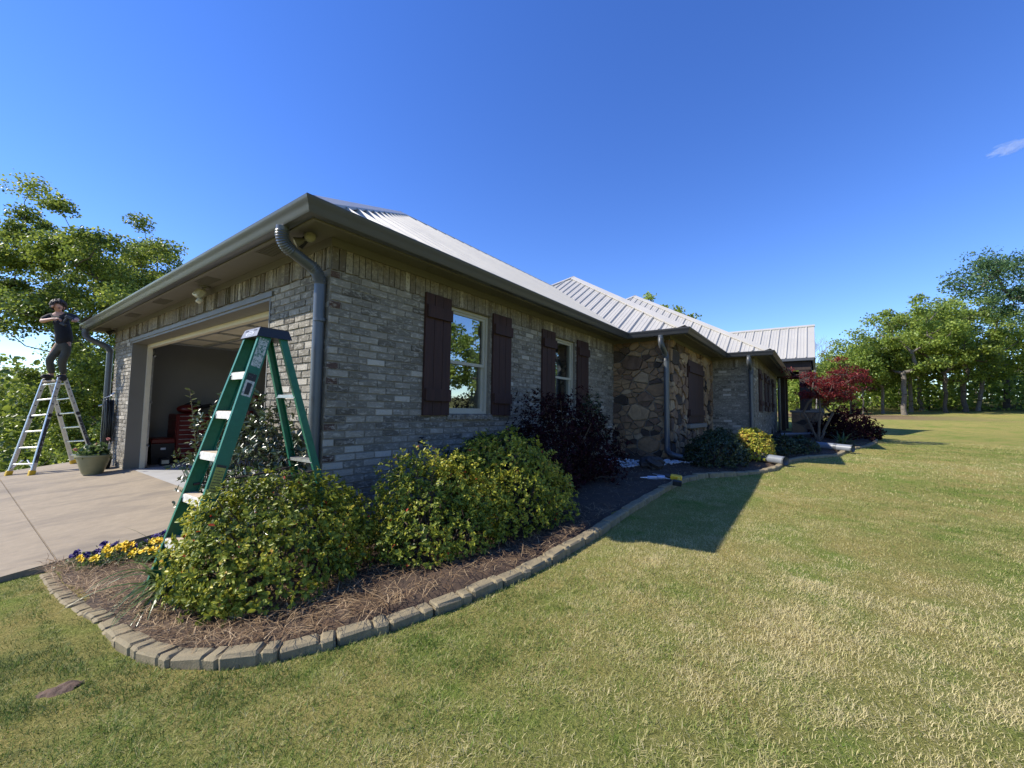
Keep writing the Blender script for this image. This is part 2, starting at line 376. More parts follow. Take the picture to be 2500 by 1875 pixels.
# driveway: falls away from the garage, with a saw joint, thick edge
def dz(x): return .13 * x
b = MB()
for (xa, xb) in ((-1.306, .08), (-9.0, -1.318)):
    for (ya, yb) in ((1.75, 9.05),):
        v = [(xa, ya, dz(xa)), (xb, ya, dz(xb)), (xb, yb, dz(xb)), (xa, yb, dz(xa))]
        lo = [(x, y, z - .3) for x, y, z in v]
        b.add(v + lo, [(0, 1, 2, 3), (7, 6, 5, 4), (0, 4, 5, 1), (1, 5, 6, 2), (2, 6, 7, 3), (3, 7, 4, 0)])
v = [(-1.318, 1.752, dz(-1.318) - .014), (-1.306, 1.752, dz(-1.306) - .014), (-1.306, 9.04, dz(-1.306) - .014), (-1.318, 9.04, dz(-1.318) - .014)]
b.add(v, [(0, 1, 2, 3)])
tag(b.build('driveway', M['concrete']), 'tan concrete driveway with grey stains and a saw joint', None, kind='structure')

# planting bed surface
gx = np.arange(-1.5, 17.3, .08); gy = np.arange(-5, 1.8, .08)
X, Y = np.meshgrid(gx, gy, indexing='ij')
def bedz(x, y): return G(x, y) + .042 + (vnoise(x, y, 3, 9) - .5) * .05 + (vnoise(x, y, 11, 4) - .5) * .02
Z = bedz(X, Y); I = np.arange(X.size).reshape(X.shape)
F = np.stack([I[:-1, :-1], I[1:, :-1], I[1:, 1:], I[:-1, 1:]], -1).reshape(-1, 4)
cx = (X[:-1, :-1] + .04).ravel(); cy = (Y[:-1, :-1] + .04).ravel()
def dcurb(x, y):
    d = np.full(np.shape(x), 9.)
    for (a, b_), (c, e) in zip(CURB[:-1], CURB[1:]):
        L2 = (c - a) ** 2 + (e - b_) ** 2; t = np.clip(((x - a) * (c - a) + (y - b_) * (e - b_)) / L2, 0, 1); d = np.minimum(d, np.hypot(x - a - t * (c - a), y - b_ - t * (e - b_)))
    return d
F = F[pip(cx, cy, BED) & ~((cx > 0) & (cy > .1) & (cx < 16)) & (dcurb(cx, cy) > .06)]
Z = Z - .045 * (1 - ss(.10, .24, dcurb(X, Y)))
tag(fast('flower_bed', np.stack([X, Y, Z], -1).reshape(-1, 3), F, M['mulch'], smooth=True), 'dark mulched planting bed along the house', None, kind='structure')
# ------------------------------------------------------------------ the house
house = thing('brick_house', 'single storey house of grey painted brick with open garage and pale metal roof', 'house', (0, 0, 0))
WT = 2.655
rb = random.Random(11)
def holes_cut(u0, u1, z0, z1, holes):
    """cells of the rectangle not covered by holes"""
    us = sorted({u0, u1} | {q for h in holes for q in (h[0], h[1]) if u0 < q < u1}); zs = sorted({z0, z1} | {q for h in holes for q in (h[2], h[3]) if z0 < q < z1})
    for a, b_ in zip(us[:-1], us[1:]):
        for c, d in zip(zs[:-1], zs[1:]):
            mu, mz = (a + b_) / 2, (c + d) / 2
            if not any(h[0] < mu < h[1] and h[2] < mz < h[3] for h in holes): yield a, b_, c, d
def xface(x0): return lambda u, z, d: (x0 - d, u, z)
def yface(y0): return lambda u, z, d: (u, y0 - d, z)
def brickwork(u0, u1, z0, z1, fn, holes, seed, flip=False, redend=False):
    """running bond; every brick stands a few millimetres proud of the mortar"""
    r = random.Random(seed); mb = MB(); mo = MB()
    for a, b_, c, d in holes_cut(u0, u1, z0, z1, holes):
        vs = [fn(u, z, dd) for dd in (0, -.16) for u, z in ((a, c), (b_, c), (b_, d), (a, d))]
        mo.add(vs, [(0, 1, 2, 3), (7, 6, 5, 4), (0, 4, 5, 1), (1, 5, 6, 2), (2, 6, 7, 3), (3, 7, 4, 0)])
    H, L, gp = .0677, .2032, .0095; n = int(math.ceil((z1 - z0) / H))
    for k in range(n):
        za = z1 - (k + 1) * H + gp / 2; zb = z1 - k * H - gp / 2
        if za < z0 - .02: break
        off = (k % 2) * L / 2 + u0 - L * 2 + L / 2 + r.uniform(-.012, .012)
        u = off
        while u < u1:
            a, b_ = max(u + gp / 2, u0), min(u + L - gp / 2, u1); u += L
            segs = [(a, b_)]
            for h in holes:
                if h[2] - .005 < (za + zb) / 2 < h[3] + .005:
                    ns = []
                    for s0, s1 in segs:
                        if h[1] <= s0 or h[0] >= s1: ns.append((s0, s1))
                        else:
                            if h[0] - s0 > .02: ns.append((s0, h[0]))
                            if s1 - h[1] > .02: ns.append((h[1], s1))
                    segs = ns
            for s0, s1 in segs:
                if s1 - s0 < .025: continue
                d = .006 + r.uniform(0, .006); j = lambda: r.uniform(-.0022, .0022)
                rn = min(1, max(.06, r.gauss(.5, .24)))
                if redend and s0 < u0 + .01 and s1 - s0 < .13 and r.random() < .5: rn = r.uniform(0, .035)
                e = .004
                vs = [fn(s0 + j(), za + j(), -.004), fn(s1 + j(), za + j(), -.004), fn(s1 + j(), zb + j(), -.004), fn(s0 + j(), zb + j(), -.004),
                      fn(s0 + e + j(), za + e + j(), d + j()), fn(s1 - e + j(), za + e + j(), d + j()), fn(s1 - e + j(), zb - e + j(), d + j()), fn(s0 + e + j(), zb - e + j(), d + j())]
                fs = [(4, 5, 6, 7), (0, 1, 5, 4), (1, 2, 6, 5), (2, 3, 7, 6), (3, 0, 4, 7)]
                mb.add(vs, [f[::-1] if flip else f for f in fs], rn)
    return mb, mo
def soldiers(u0, u1, z0, z1, fn, seed, saw):
    r = random.Random(seed); mb = MB(); u = u0
    while u < u1 - .02:
        w_ = .0555; a, b_ = u, min(u + w_, u1); u += .0677
        d = r.uniform(.009, .017); d2 = d + (r.uniform(-.001, .02) if saw else r.uniform(0, .009)); zz = z0 + r.uniform(-.006, .006)
        if r.random() < .5 and saw: d, d2 = d2, d
        j = lambda: r.uniform(-.003, .003)
        vs = [fn(a, zz, -.004), fn(b_, zz, -.004), fn(b_, z1, -.004), fn(a, z1, -.004), fn(a + j(), zz + .004, d), fn(b_ + j(), zz + .004, d2), fn(b_ + j(), z1, d2 + j()), fn(a + j(), z1, d + j())]
        mb.add(vs, [(4, 5, 6, 7), (0, 1, 5, 4), (1, 2, 6, 5), (2, 3, 7, 6), (3, 0, 4, 7)], min(1, max(.05, r.gauss(.48, .24))))
    return mb
SB, ST = 2.372, 2.575                    # soldier course
W1, W2 = (1.475, 2.215), (3.86, 4.575)   # the two side windows
WZ0, WZ1 = 1.10, 2.413
DO = (1.13, 6.55); DZ = 2.29             # garage opening
def wall(u0, u1, z0, fn, holes, seed, flip=False, redend=False, saw=False, sold=True):
    zt = SB if sold else ST
    hb = [(h[0], h[1], h[2], min(h[3], 9)) for h in holes]
    mb, mo = brickwork(u0, u1, z0, zt - .003, fn, hb, seed, flip, redend)
    o = mb.build('brick_wall', M['brick'], house)
    m2 = MB()
    for a, b_, c, d in holes_cut(u0, u1, zt - .003, WT, hb):
        vs = [fn(u, z, dd) for dd in (0, -.16) for u, z in ((a, c), (b_, c), (b_, d), (a, d))]
        mo.add(vs, [(0, 1, 2, 3), (7, 6, 5, 4), (0, 4, 5, 1), (1, 5, 6, 2), (2, 6, 7, 3), (3, 7, 4, 0)])
    mo.build('mortar_bed', M['mortar'], o)
    if sold:
        holes_s = [h for h in hb if h[3] > SB + .005]
        cuts = [(u0, u1)] if not holes_s or True else []
        soldiers(u0 + .005, u1, SB + .002, ST, fn, seed + 5, saw).build('soldier_course', M['soldier'], o)
    return o
side = wall(-.0105, 6.3, -.12, yface(0), [(W1[0], W1[1], WZ0, SB), (W2[0], W2[1], WZ0, SB)], 21, redend=True)
front = wall(0.008, 7.85, -.3, xface(0), [(DO[0], DO[1], -1, DZ)], 22, flip=True, saw=True)
# bricks between the door head and the soldier course are the soldiers themselves
csf = wall(-2.13, -1.13, .1, xface(10.15), [], 23, flip=True)
CW = ((11.7, 12.45), (14.15, 14.9))
css = wall(10.14, 17.2, .1, yface(-2.13), [(a, b_, 1.25, SB) for a, b_ in CW], 24)
back = wall(6.3, 7.0, -.2, yface(-.0), [], 25, sold=False) if False else None
# return wall behind the porch, garage end wall, plain inner faces
b = MB(); b.box((17.04, -1.97, .1), (17.2, -.55, WT)); b.box((17.2, -.6, .1), (22.4, -.44, WT + .3)); b.box((22.3, -.44, .1), (22.45, 8, WT)); b.box((.16, 7.69, -.3), (22.3, 7.85, WT))
b.build('brick_wall', M['brick'], house)

# stone part: irregular slabs cut from a Voronoi pattern
def voronoi(u0, u1, z0, z1, n, seed, holes, fn, flip, asp=1.0):
    r = random.Random(seed); P = []; fn0 = fn; asp = 1.5
    u0, u1 = u0 / asp, u1 / asp; holes = [(h[0] / asp, h[1] / asp, h[2], h[3]) for h in holes]; fn = lambda u, z, d: fn0(u * asp, z, d)
    t = 0
    while len(P) < n and t < 9000:
        t += 1; q = (r.uniform(u0, u1), r.uniform(z0, z1)); small = r.random() < .4
        md = (.06 if small else r.uniform(.18, .32))
        if all((q[0] - p[0]) ** 2 + (q[1] - p[1]) ** 2 > (md * .5 + p[2] * .5) ** 2 for p in P): P.append((*q, md))
    mb = MB(); mo = MB()
    for a, b_, c, d in holes_cut(u0, u1, z0, z1, holes):
        vs = [fn(u, z, dd) for dd in (0, -.16) for u, z in ((a, c), (b_, c), (b_, d), (a, d))]
        mo.add(vs, [(0, 1, 2, 3), (7, 6, 5, 4), (0, 4, 5, 1), (1, 5, 6, 2), (2, 6, 7, 3), (3, 7, 4, 0)])
    def clip(pl, nx_, nz_, c):
        o = []
        for i in range(len(pl)):
            a, b2 = pl[i], pl[(i + 1) % len(pl)]; da = nx_ * a[0] + nz_ * a[1] - c; db = nx_ * b2[0] + nz_ * b2[1] - c
            if da <= 0: o.append(a)
            if da * db < 0: tt = da / (da - db); o.append((a[0] + (b2[0] - a[0]) * tt, a[1] + (b2[1] - a[1]) * tt))
        return o
    for i, p in enumerate(P):
        pl = [(u0, z0), (u1, z0), (u1, z1), (u0, z1)]
        for k, q in enumerate(P):
            if k == i: continue
            dx, dz_ = (q[0] - p[0]), (q[1] - p[1])
            if dx * dx + dz_ * dz_ > .9: continue
            L = math.hypot(dx, dz_); mx, mz = (p[0] + q[0]) / 2, (p[1] + q[1]) / 2; wgt = (p[2] - q[2]) * .18
            pl = clip(pl, dx / L, dz_ / L, (dx * mx + dz_ * mz) / L - .007 + wgt)
            if len(pl) < 3: break
        if len(pl) < 3: continue
        for h in holes:   # stones stop at openings
            cxp = sum(a for a, _ in pl) / len(pl); czp = sum(c for _, c in pl) / len(pl)
            if h[0] < cxp < h[1] and h[2] < czp < h[3]: pl = []; break
            if any(h[0] < a < h[1] and h[2] < c < h[3] for a, c in pl):
                e = [(cxp - h[0], (1, 0, h[0])), (h[1] - cxp, (-1, 0, -h[1])), (czp - h[2], (0, 1, h[2])), (h[3] - czp, (0, -1, -h[3]))]
                k = min(e, key=lambda q: q[0]); pl = clip(pl, *k[1])
        if len(pl) < 3: continue
        cu = sum(a for a, _ in pl) / len(pl); cz = sum(c for _, c in pl) / len(pl); d = r.uniform(.025, .06); n_ = len(pl)
        ti, tj = r.uniform(-.08, .08), r.uniform(-.08, .08)
        jj = lambda: r.uniform(-.006, .006)
        ring0 = [fn(a + jj(), c + jj(), -.004) for a, c in pl]
        ring1 = [(a + (cu - a) * .04 + jj(), c + (cz - c) * .04 + jj()) for a, c in pl]; ring2 = [(a + (cu - a) * .10 + jj(), c + (cz - c) * .10 + jj()) for a, c in pl]
        vs = ring0 + [fn(a, c, d * .72) for a, c in ring1] + [fn(a, c, d + ti * (a - cu) + tj * (c - cz)) for a, c in ring2]
        fs = [tuple(range(2 * n_, 3 * n_))]
        for lv in (0, 1):
            for k in range(n_): fs.append((lv * n_ + k, lv * n_ + (k + 1) % n_, (lv + 1) * n_ + (k + 1) % n_, (lv + 1) * n_ + k))
        mb.add(vs, [f[::-1] if flip else f for f in fs], r.random())
    return mb, mo
SHU = (7.55, 9.02, .93, 2.31)
for args in ((-1.13, .0, .0, WT - .08, 130, 31, [], xface(6.3), True), (6.31, 10.16, .0, WT - .08, 300, 32, [SHU], yface(-1.13), False)):
    mb, mo = voronoi(*args); o = mb.build('stone_wall', M['stone'], house); mo.build('mortar_bed', M['stone_mortar'], o)

# roof
PITCH = .643
def roof_plane(pts, eave, sp=.305, name='roof', ribs=True, off=0.0):
    """flat sheet plus standing ribs that run up the slope, clipped to the outline"""
    P = [Vector(p) for p in pts]; e = Vector(eave).normalized()
    n = (P[1] - P[0]).cross(P[2] - P[0]).normalized()
    for k in range(3, len(P)):
        if n.length < .5: n = (P[k - 1] - P[0]).cross(P[k] - P[0]).normalized()
    if n.z < 0: n = -n
    up = n.cross(e).normalized()
    if up.z < 0: up = -up
    mb = MB(); mb.add(P, [tuple(range(len(P)))])
    mb.add([p - n * .02 for p in P], [tuple(range(len(P)))[::-1]])
    for k in range(len(P)): mb.quad(P[k], P[k - 1], P[k - 1] - n * .02, P[k] - n * .02)
    o0 = P[0]; loc = [((p - o0).dot(e), (p - o0).dot(up)) for p in P]
    def rib(s, hw, hh, tw):
        ts = []
        for i in range(len(loc)):
            (a, c), (b_, d) = loc[i], loc[(i + 1) % len(loc)]
            if (a - s) * (b_ - s) < 0: ts.append(c + (d - c) * (s - a) / (b_ - a))
        ts.sort()
        for t0, t1 in zip(ts[::2], ts[1::2]):
            if t1 - t0 < .05: continue
            A = o0 + e * s + up * t0; B = o0 + e * s + up * (t1 - .01)
            vs = [A - e * hw, A + e * hw, A + e * tw + n * hh, A - e * tw + n * hh, B - e * hw, B + e * hw, B + e * tw + n * hh, B - e * tw + n * hh]
            mb.add(vs, [(0, 3, 2, 1), (1, 2, 6, 5), (2, 3, 7, 6), (3, 0, 4, 7), (4, 5, 6, 7)])
    lo, hi = min(a for a, _ in loc), max(a for a, _ in loc); s = lo + .15 + off
    while s < hi:
        rib(s, .03, .034, .012)
        for q in (.1, .2): rib(s + q, .018, .006, .01)
        s += sp
    return mb.build(name, M['roof'], house)
zE = 2.705
def rz(d): return zE + PITCH * d
AX, AY, AZ = 3.68, 3.8, 5.405
bx = 5.9 + (AZ - zE) / PITCH
roof_a = roof_plane([(-.4, -.4, zE), (-.4, 8.0, zE), (AX, AY, AZ)], (0, 1, 0))
roof_s = roof_plane([(-.4, -.4, zE), (5.9, -.4, zE), (bx, AY, AZ), (AX, AY, AZ)], (1, 0, 0))
roof_plane([(AX, AY, AZ), (bx, AY, AZ), (bx + .5, 8.0, zE), (-.4, 8.0, zE)], (1, 0, 0))
BX, BY = 10.77, 3.35; BZ = rz(4.87)
roof_b = roof_plane([(5.9, -1.52, zE), (BX, BY, BZ), (bx, 4.02, AZ), (bx, AY, AZ), (5.9, -.4, zE)], (0, -1, 0), off=.05)
roof_plane([(5.9, -1.52, zE), (9.75, -1.52, zE), (14.445, 3.175, rz(4.695)), (14.62, BY, BZ), (BX, BY, BZ)], (1, 0, 0))
roof_plane([(BX, BY, BZ), (14.62, BY, BZ), (15.2, 8.2, zE), (5.9, 8.2, zE)], (1, 0, 0))
CX, CY = 14.95, 2.67; CZ = rz(5.2)
roof_c = roof_plane([(9.75, -2.53, zE), (CX, CY, CZ), (14.445, 3.175, rz(4.695)), (9.75, -1.52, zE)], (0, -1, 0))
roof_plane([(9.75, -2.53, zE), (17.2, -2.53, zE), (22.4, CY, CZ), (CX, CY, CZ)], (1, 0, 0))
roof_plane([(CX, CY, CZ), (22.4, CY, CZ), (27, 8.2, zE), (14, 8.2, zE)], (1, 0, 0))
def cap(a, b_, parent, wdir1, wdir2, w_=.13):
    a, b_ = Vector(a), Vector(b_); mb = MB(); n = Vector((0, 0, .045)); d1 = Vector(wdir1) * w_; d2 = Vector(wdir2) * w_
    mb.add([a + n, b_ + n, b_ + d1 + n * .9, a + d1 + n * .9, a + d2 + n * .9, b_ + d2 + n * .9, a + d1 + n * .2, b_ + d1 + n * .2, a + d2 + n * .2, b_ + d2 + n * .2],
           [(0, 1, 2, 3), (1, 0, 4, 5), (3, 2, 7, 6), (5, 4, 8, 9)])
    return mb.build('ridge_cap', M['roof'], parent)
def hipcap(c, apex, parent): cap((c[0], c[1], zE), apex, parent, (.8, -.0 + .15, PITCH * .55 * .0 + .02), (.0, .8, .02)) 
def cap2(a, b_, parent, p1, p2, w_=.13):
    """cap whose wings lie on the two neighbouring planes; p1, p2 = downhill directions of these planes"""
    a, b_ = Vector(a), Vector(b_); t = (b_ - a).normalized(); ws = []
    for p in (p1, p2):
        p = Vector(p); q = p - t * p.dot(t); ws.append(q.normalized() * w_)
    n = Vector((0, 0, .05)); mb = MB(); lip = Vector((0, 0, -.03))
    mb.add([a + n, b_ + n, b_ + ws[0] + n, a + ws[0] + n, a + ws[1] + n, b_ + ws[1] + n, a + ws[0] + n + lip, b_ + ws[0] + n + lip, a + ws[1] + n + lip, b_ + ws[1] + n + lip],
           [(0, 1, 2, 3), (1, 0, 4, 5), (3, 2, 7, 6), (5, 4, 8, 9)])
    return mb.build('ridge_cap', M['roof'], parent)
dX, dY, dYp = (-1, 0, -PITCH), (0, -1, -PITCH), (0, 1, -PITCH)
cap2((-.4, -.4, zE), (AX, AY, AZ), roof_a, dX, dY); cap2((-.4, 8.0, zE), (AX, AY, AZ), roof_a, dX, dYp); cap2((AX, AY, AZ), (bx, AY, AZ), roof_a, dY, dYp)
cap2((5.9, -1.52, zE), (BX, BY, BZ), roof_b, dX, dY); cap2((bx, 4.02, AZ), (BX, BY, BZ), roof_b, dX, dYp); cap2((BX, BY, BZ), (14.6, BY, BZ), roof_b, dY, dYp)
cap2((9.75, -2.53, zE), (CX, CY, CZ), roof_c, dX, dY); cap2((14.445, 3.175, rz(4.695)), (CX, CY, CZ), roof_c, dX, dYp); cap2((CX, CY, CZ), (22.4, CY, CZ), roof_c, dY, dYp)
b = MB(); vx, vy = 13.0, 1.7; vz = rz(vx - 9.75); b.lathe((vx, vy, vz - .1), [(.11, 0), (.07, .12), (.045, .14), (.045, .36), (.001, .36)], 14)
smooth_angle(b.build('roof_vent', M['black'], roof_c))
# screw heads in rows across the long garage slope
b = MB()
for q in (.22, 1.5, 2.8):
    for k in range(21):
        x = .3 + q + k * .3048
        if x < 5.6 + q: b.ball((x, -.4 + q, rz(q) + .006), .011, 6)
b.build('roof_screw', M['black'], roof_s)['kind'] = 'stuff'

# eaves: profiles swept along the wall corners
EAVE = [((0, 8.15), (-1, 0)), ((0, 0), (-1, -1)), ((6.3, 0), (-1, -1)), ((6.3, -1.13), (-1, -1)), ((10.15, -1.13), (-1, -1)), ((10.15, -2.13), (-1, -1)), ((17.25, -2.13), (0, -1))]
def sweep(prof, name, material, parent, closed=False, ends=True, path=EAVE):
    n = len(prof); vs = []; fs = []
    for (c, nn) in path: vs += [(c[0] + o * nn[0], c[1] + o * nn[1], z) for o, z in prof]
    for i in range(len(path) - 1):
        for k in range(n if closed else n - 1): fs.append((i * n + k, i * n + (k + 1) % n, (i + 1) * n + (k + 1) % n, (i + 1) * n + k))
    if ends and closed: fs += [tuple(range(n)), tuple((len(path) - 1) * n + k for k in range(n))[::-1]]
    o = poly(name, vs, fs, material, parent, smooth=False); return smooth_angle(o, 35)
GP = [(.375, 2.697), (.375, 2.6), (.382, 2.592), (.43, 2.588), (.447, 2.594), (.458, 2.61), (.466, 2.632), (.478, 2.654), (.49, 2.67), (.497, 2.684), (.5, 2.697), (.494, 2.703), (.486, 2.70), (.486, 2.69), (.47, 2.66), (.44, 2.61), (.39, 2.61), (.385, 2.697)]
gut = sweep(GP, 'gutter', M['gutter'], house, True)
sweep([(.372, 2.705), (.372, 2.585), (.345, 2.585), (.345, 2.66)], 'fascia', M['trim'], house)
sof = sweep([(.345, WT), (0, WT)], 'soffit', M['soffit'], house)
sweep([(.0, 2.654), (.024, 2.654), (.024, 2.578), (.0, 2.578)], 'frieze_board', M['trim'], house)
for y in (.55, 2.25, 4.0, 5.6):
    b = MB(); b.box((-.25, y, WT - .006), (-.10, y + .4, WT - .001))
    for k in range(9): b.box((-.245, y + .02 + k * .042, WT - .012), (-.105, y + .035 + k * .042, WT - .004))
    b.build('soffit_vent', M['soffit'], sof)
for x in (1.0, 3.0, 5.0):
    b = MB(); b.box((x, -.25, WT - .006), (x + .4, -.1, WT - .001)); b.build('soffit_vent', M['soffit'], sof)
# cut end of the gutter trough at the far corner: end cap plate
b = MB(); b.box((-.49, 8.15, 2.59), (-.375, 8.155, 2.70)); b.build('end_cap', M['gutter'], gut)
b = MB(); b.box((-.37, 7.86, 2.585), (.05, 8.14, 2.655)); b.build('soffit', M['soffit'], house)

# downspouts: round pipe with crimped elbows
def downspout(pts, rad=.046, crimp=((1, 2),), strap=None):
    d = MB(); pts = [Vector(p) for p in pts]; path = [pts[0]]
    for i in range(1, len(pts) - 1):
        a = pts[i] + (pts[i - 1] - pts[i]).normalized() * .11; c = pts[i] + (pts[i + 1] - pts[i]).normalized() * .11
        path += arc(a, pts[i], c, 10)
    path.append(pts[-1])
    dense = []; rads = []
    for i, p in enumerate(path):
        dense.append(p); rads.append(rad)
    o = d.tube(dense, rads, 18).build('downspout', M['pipe'], house); smooth_angle(o, 50)
    for i in range(1, len(pts) - 1):
        e = MB(); a = pts[i] + (pts[i - 1] - pts[i]).normalized() * .10; c = pts[i] + (pts[i + 1] - pts[i]).normalized() * .10
        A = arc(a, pts[i], c, 22); fine = []; fr = []
        for k in range(len(A)): fine.append(A[k]); fr.append(rad + (.006 if k % 2 else .0015))
        e.tube(fine, fr, 16); smooth_angle(e.build('elbow', M['pipe'], o), 25)
    if strap:
        for z in strap:
            s = MB(); p = pts[-2] if len(pts) > 2 else pts[-1]
            s.tube([(p[0], p[1], z), (p[0], p[1], z + .03)], rad + .004, 18); s.build('strap', M['pipe'], o)
    return o
downspout([(-.43, .0, 2.60), (-.43, .02, 2.47), (-.062, .07, 2.33), (-.062, .055, .1), (-.15, .04, -.08)], .048, strap=(1.9, .6))
downspout([(-.43, 7.96, 2.60), (-.43, 7.96, 2.44), (-.062, 7.96, 2.28), (-.062, 7.93, .02), (-.16, 7.93, -.04)], .05, strap=(1.8,))
downspout([(5.87, -1.1, 2.60), (5.87, -1.1, 2.45), (6.21, -1.1, 2.25), (6.21, -1.1, .40), (6.25, -1.42, .33)], .048, strap=(1.95,))
downspout([(9.72, -2.08, 2.60), (9.72, -2.08, 2.46), (10.07, -2.08, 2.27), (10.07, -2.08, .35)], .048, strap=(1.9,))
downspout([(16.9, -2.23, 2.58), (16.9, -2.23, .5), (16.75, -2.5, .47)], .05)
for x in (18.3, 20.0): b = MB(); b.box((x, -2.35, g(x, -2.3) - .1), (x + .24, -2.1, 3.0), bev=.01); b.build('porch_post', M['darkwood'], house)  # dark posts added to fill the bright gap at the dark recess

# windows with sashes, sills and board shutters
def window(fn, u, z0, z1, depth=.055):
    fw = MB(); t = .035
    def bar(a, b_, c, d, d0, d1): 
        vs = [fn(p, q, dd) for dd in (d1, d0) for p, q in ((a, c), (b_, c), (b_, d), (a, d))]
        fw.add(vs, [(0, 1, 2, 3), (7, 6, 5, 4), (0, 4, 5, 1), (1, 5, 6, 2), (2, 6, 7, 3), (3, 7, 4, 0)])
    a, b_ = u
    bar(a, a + t, z0, z1, -.15, -.045); bar(b_ - t, b_, z0, z1, -.15, -.045); bar(a + t, b_ - t, z1 - t, z1, -.15, -.045); bar(a + t, b_ - t, z0, z0 + t, -.15, -.045)
    zm = z0 + (z1 - z0) * .485
    for (c, d, dd) in ((z0 + t, zm + .02, -.085), (zm - .015, z1 - t, -.065)):
        s = .032
        bar(a + t, a + t + s, c, d, dd - .03, dd); bar(b_ - t - s, b_ - t, c, d, dd - .03, dd); bar(a + t + s, b_ - t - s, c, c + s + .006, dd - .03, dd); bar(a + t + s, b_ - t - s, d - s, d, dd - .03, dd)
    win = fw.build('window', M['vinyl'], house)
    for (c, d, dd) in ((z0 + t + .03, zm, -.1), (zm + .02, z1 - t - .03, -.08)):
        p = MB(); p.quad(fn(a + t + .03, c, dd), fn(b_ - t - .03, c, dd), fn(b_ - t - .03, d, dd), fn(a + t + .03, d, dd)); p.build('pane', M['glass'], win)
    sm = MB(); n = 11; r = random.Random(int(a * 100))
    for k in range(n):
        q0 = a - .03 + (b_ - a + .06) * k / n; q1 = q0 + (b_ - a + .06) / n - .008
        vs = [fn(p, z, dd) for dd, zz in ((.035, 0), (-.06, .012)) for p, z in ((q0, z0 - .06), (q1, z0 - .06), (q1, z0 - .004 + zz), (q0, z0 - .004 + zz))]
        sm.add(vs, [(0, 1, 2, 3), (0, 4, 5, 1), (1, 5, 6, 2), (2, 6, 7, 3), (3, 7, 4, 0)], r.uniform(.06, .5))
    sm.build('sill', M['brick'], win)
    # lintel under the soldier course
    return win
def shutter(fn, a, b_, z0, z1, label=None):
    s = MB(); n = 3; w_ = (b_ - a) / n; r = random.Random(int(a * 50))
    def bar(o, q, c, d, d0, d1):
        vs = [fn(p, z, dd) for dd in (d1, d0) for p, z in ((o, c), (q, c), (q, d), (o, d))]
        s_.add(vs, [(0, 1, 2, 3), (7, 6, 5, 4), (0, 4, 5, 1), (1, 5, 6, 2), (2, 6, 7, 3), (3, 7, 4, 0)])
    s_ = s
    for k in range(n): bar(a + k * w_ + .003, a + (k + 1) * w_ - .003, z0 + r.uniform(-.004, .004), z1, .012, .04 + r.uniform(0, .003))
    o = s.build('shutter', M['shutter'], house)
    for c in (z0 + .16, z1 - .27):
        s_ = MB(); bar(a + .008, b_ - .008, c, c + .13, .042, .075); s_.build('batten', M['shutter'], o)
    return o
YA = yface(0)
for u in (W1, W2): window(YA, u, WZ0, WZ1 - .04)
for a, b_ in ((1.068, 1.46), (2.235, 2.635), (3.44, 3.835), (4.6, 5.03)): shutter(YA, a, b_, 1.085, 2.425)
YC = yface(-2.13)
for u in CW: window(YC, u, 1.27, 2.36)
for a, b_ in ((11.05, 11.65), (12.5, 13.1), (13.5, 14.1), (14.95, 15.55)): shutter(YC, a, b_, 1.25, 2.40)
shutter(yface(-1.14), SHU[0] + .01, SHU[1] - .01, SHU[2] + .02, SHU[3] + .02)
b = MB(); b.box((SHU[0] - .1, -.96, SHU[2] - .1), (SHU[1] + .1, -.9, SHU[3] + .1)); b.build('dark_backing', M['darkwood'], house)  # dark panel added to stop sky leaking through the shutter opening
b = MB(); b.box((SHU[0] - .08, -1.24, SHU[2] - .10), (SHU[1] + .08, -1.12, SHU[2] + .0), bev=.015); b.build('sill', M['stone_mortar'], house)
b = MB(); b.box((1.3, .17, .9), (5, 2.2, 2.5)); o = b.build('dark_backing', plain('dark_room', (.05, .048, .042), .9), house)  # box coloured dark to stand for the unlit room behind the side windows
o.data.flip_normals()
b = MB(); b.box((1.475 + .5, .12, 1.1), (2.19, .15, 2.4)); b.box((3.9, .12, 1.1), (4.05, .15, 2.4)); b.build('curtain', plain('curtain', (.36, .33, .25), .9, 0, .2, 9), house)
b = MB(); b.box((11, -1.9, 1), (15.5, -1.6, 2.5)); b.build('dark_backing', M['darkwood'], house)  # dark slab in place of the unlit rooms behind the far windows
# hose tap on the side wall
b = MB(); b.tube([(1.05, .0, .80), (1.05, -.07, .80), (1.05, -.10, .77), (1.05, -.105, .72)], [.012, .014, .016, .013], 10); b.tube([(1.05, -.055, .80), (1.05, -.055, .85)], .007, 8)
b.lathe((1.05, -.055, .848), [(.001, 0), (.026, 0), (.03, .006), (.026, .012), (.001, .012)], 12); smooth_angle(b.build('hose_tap', M['black'], house))
# crawl space vent
b = MB(); b.box((14.7, -2.15, .52), (15.05, -2.135, .68)); b.build('wall_vent', M['black'], house)

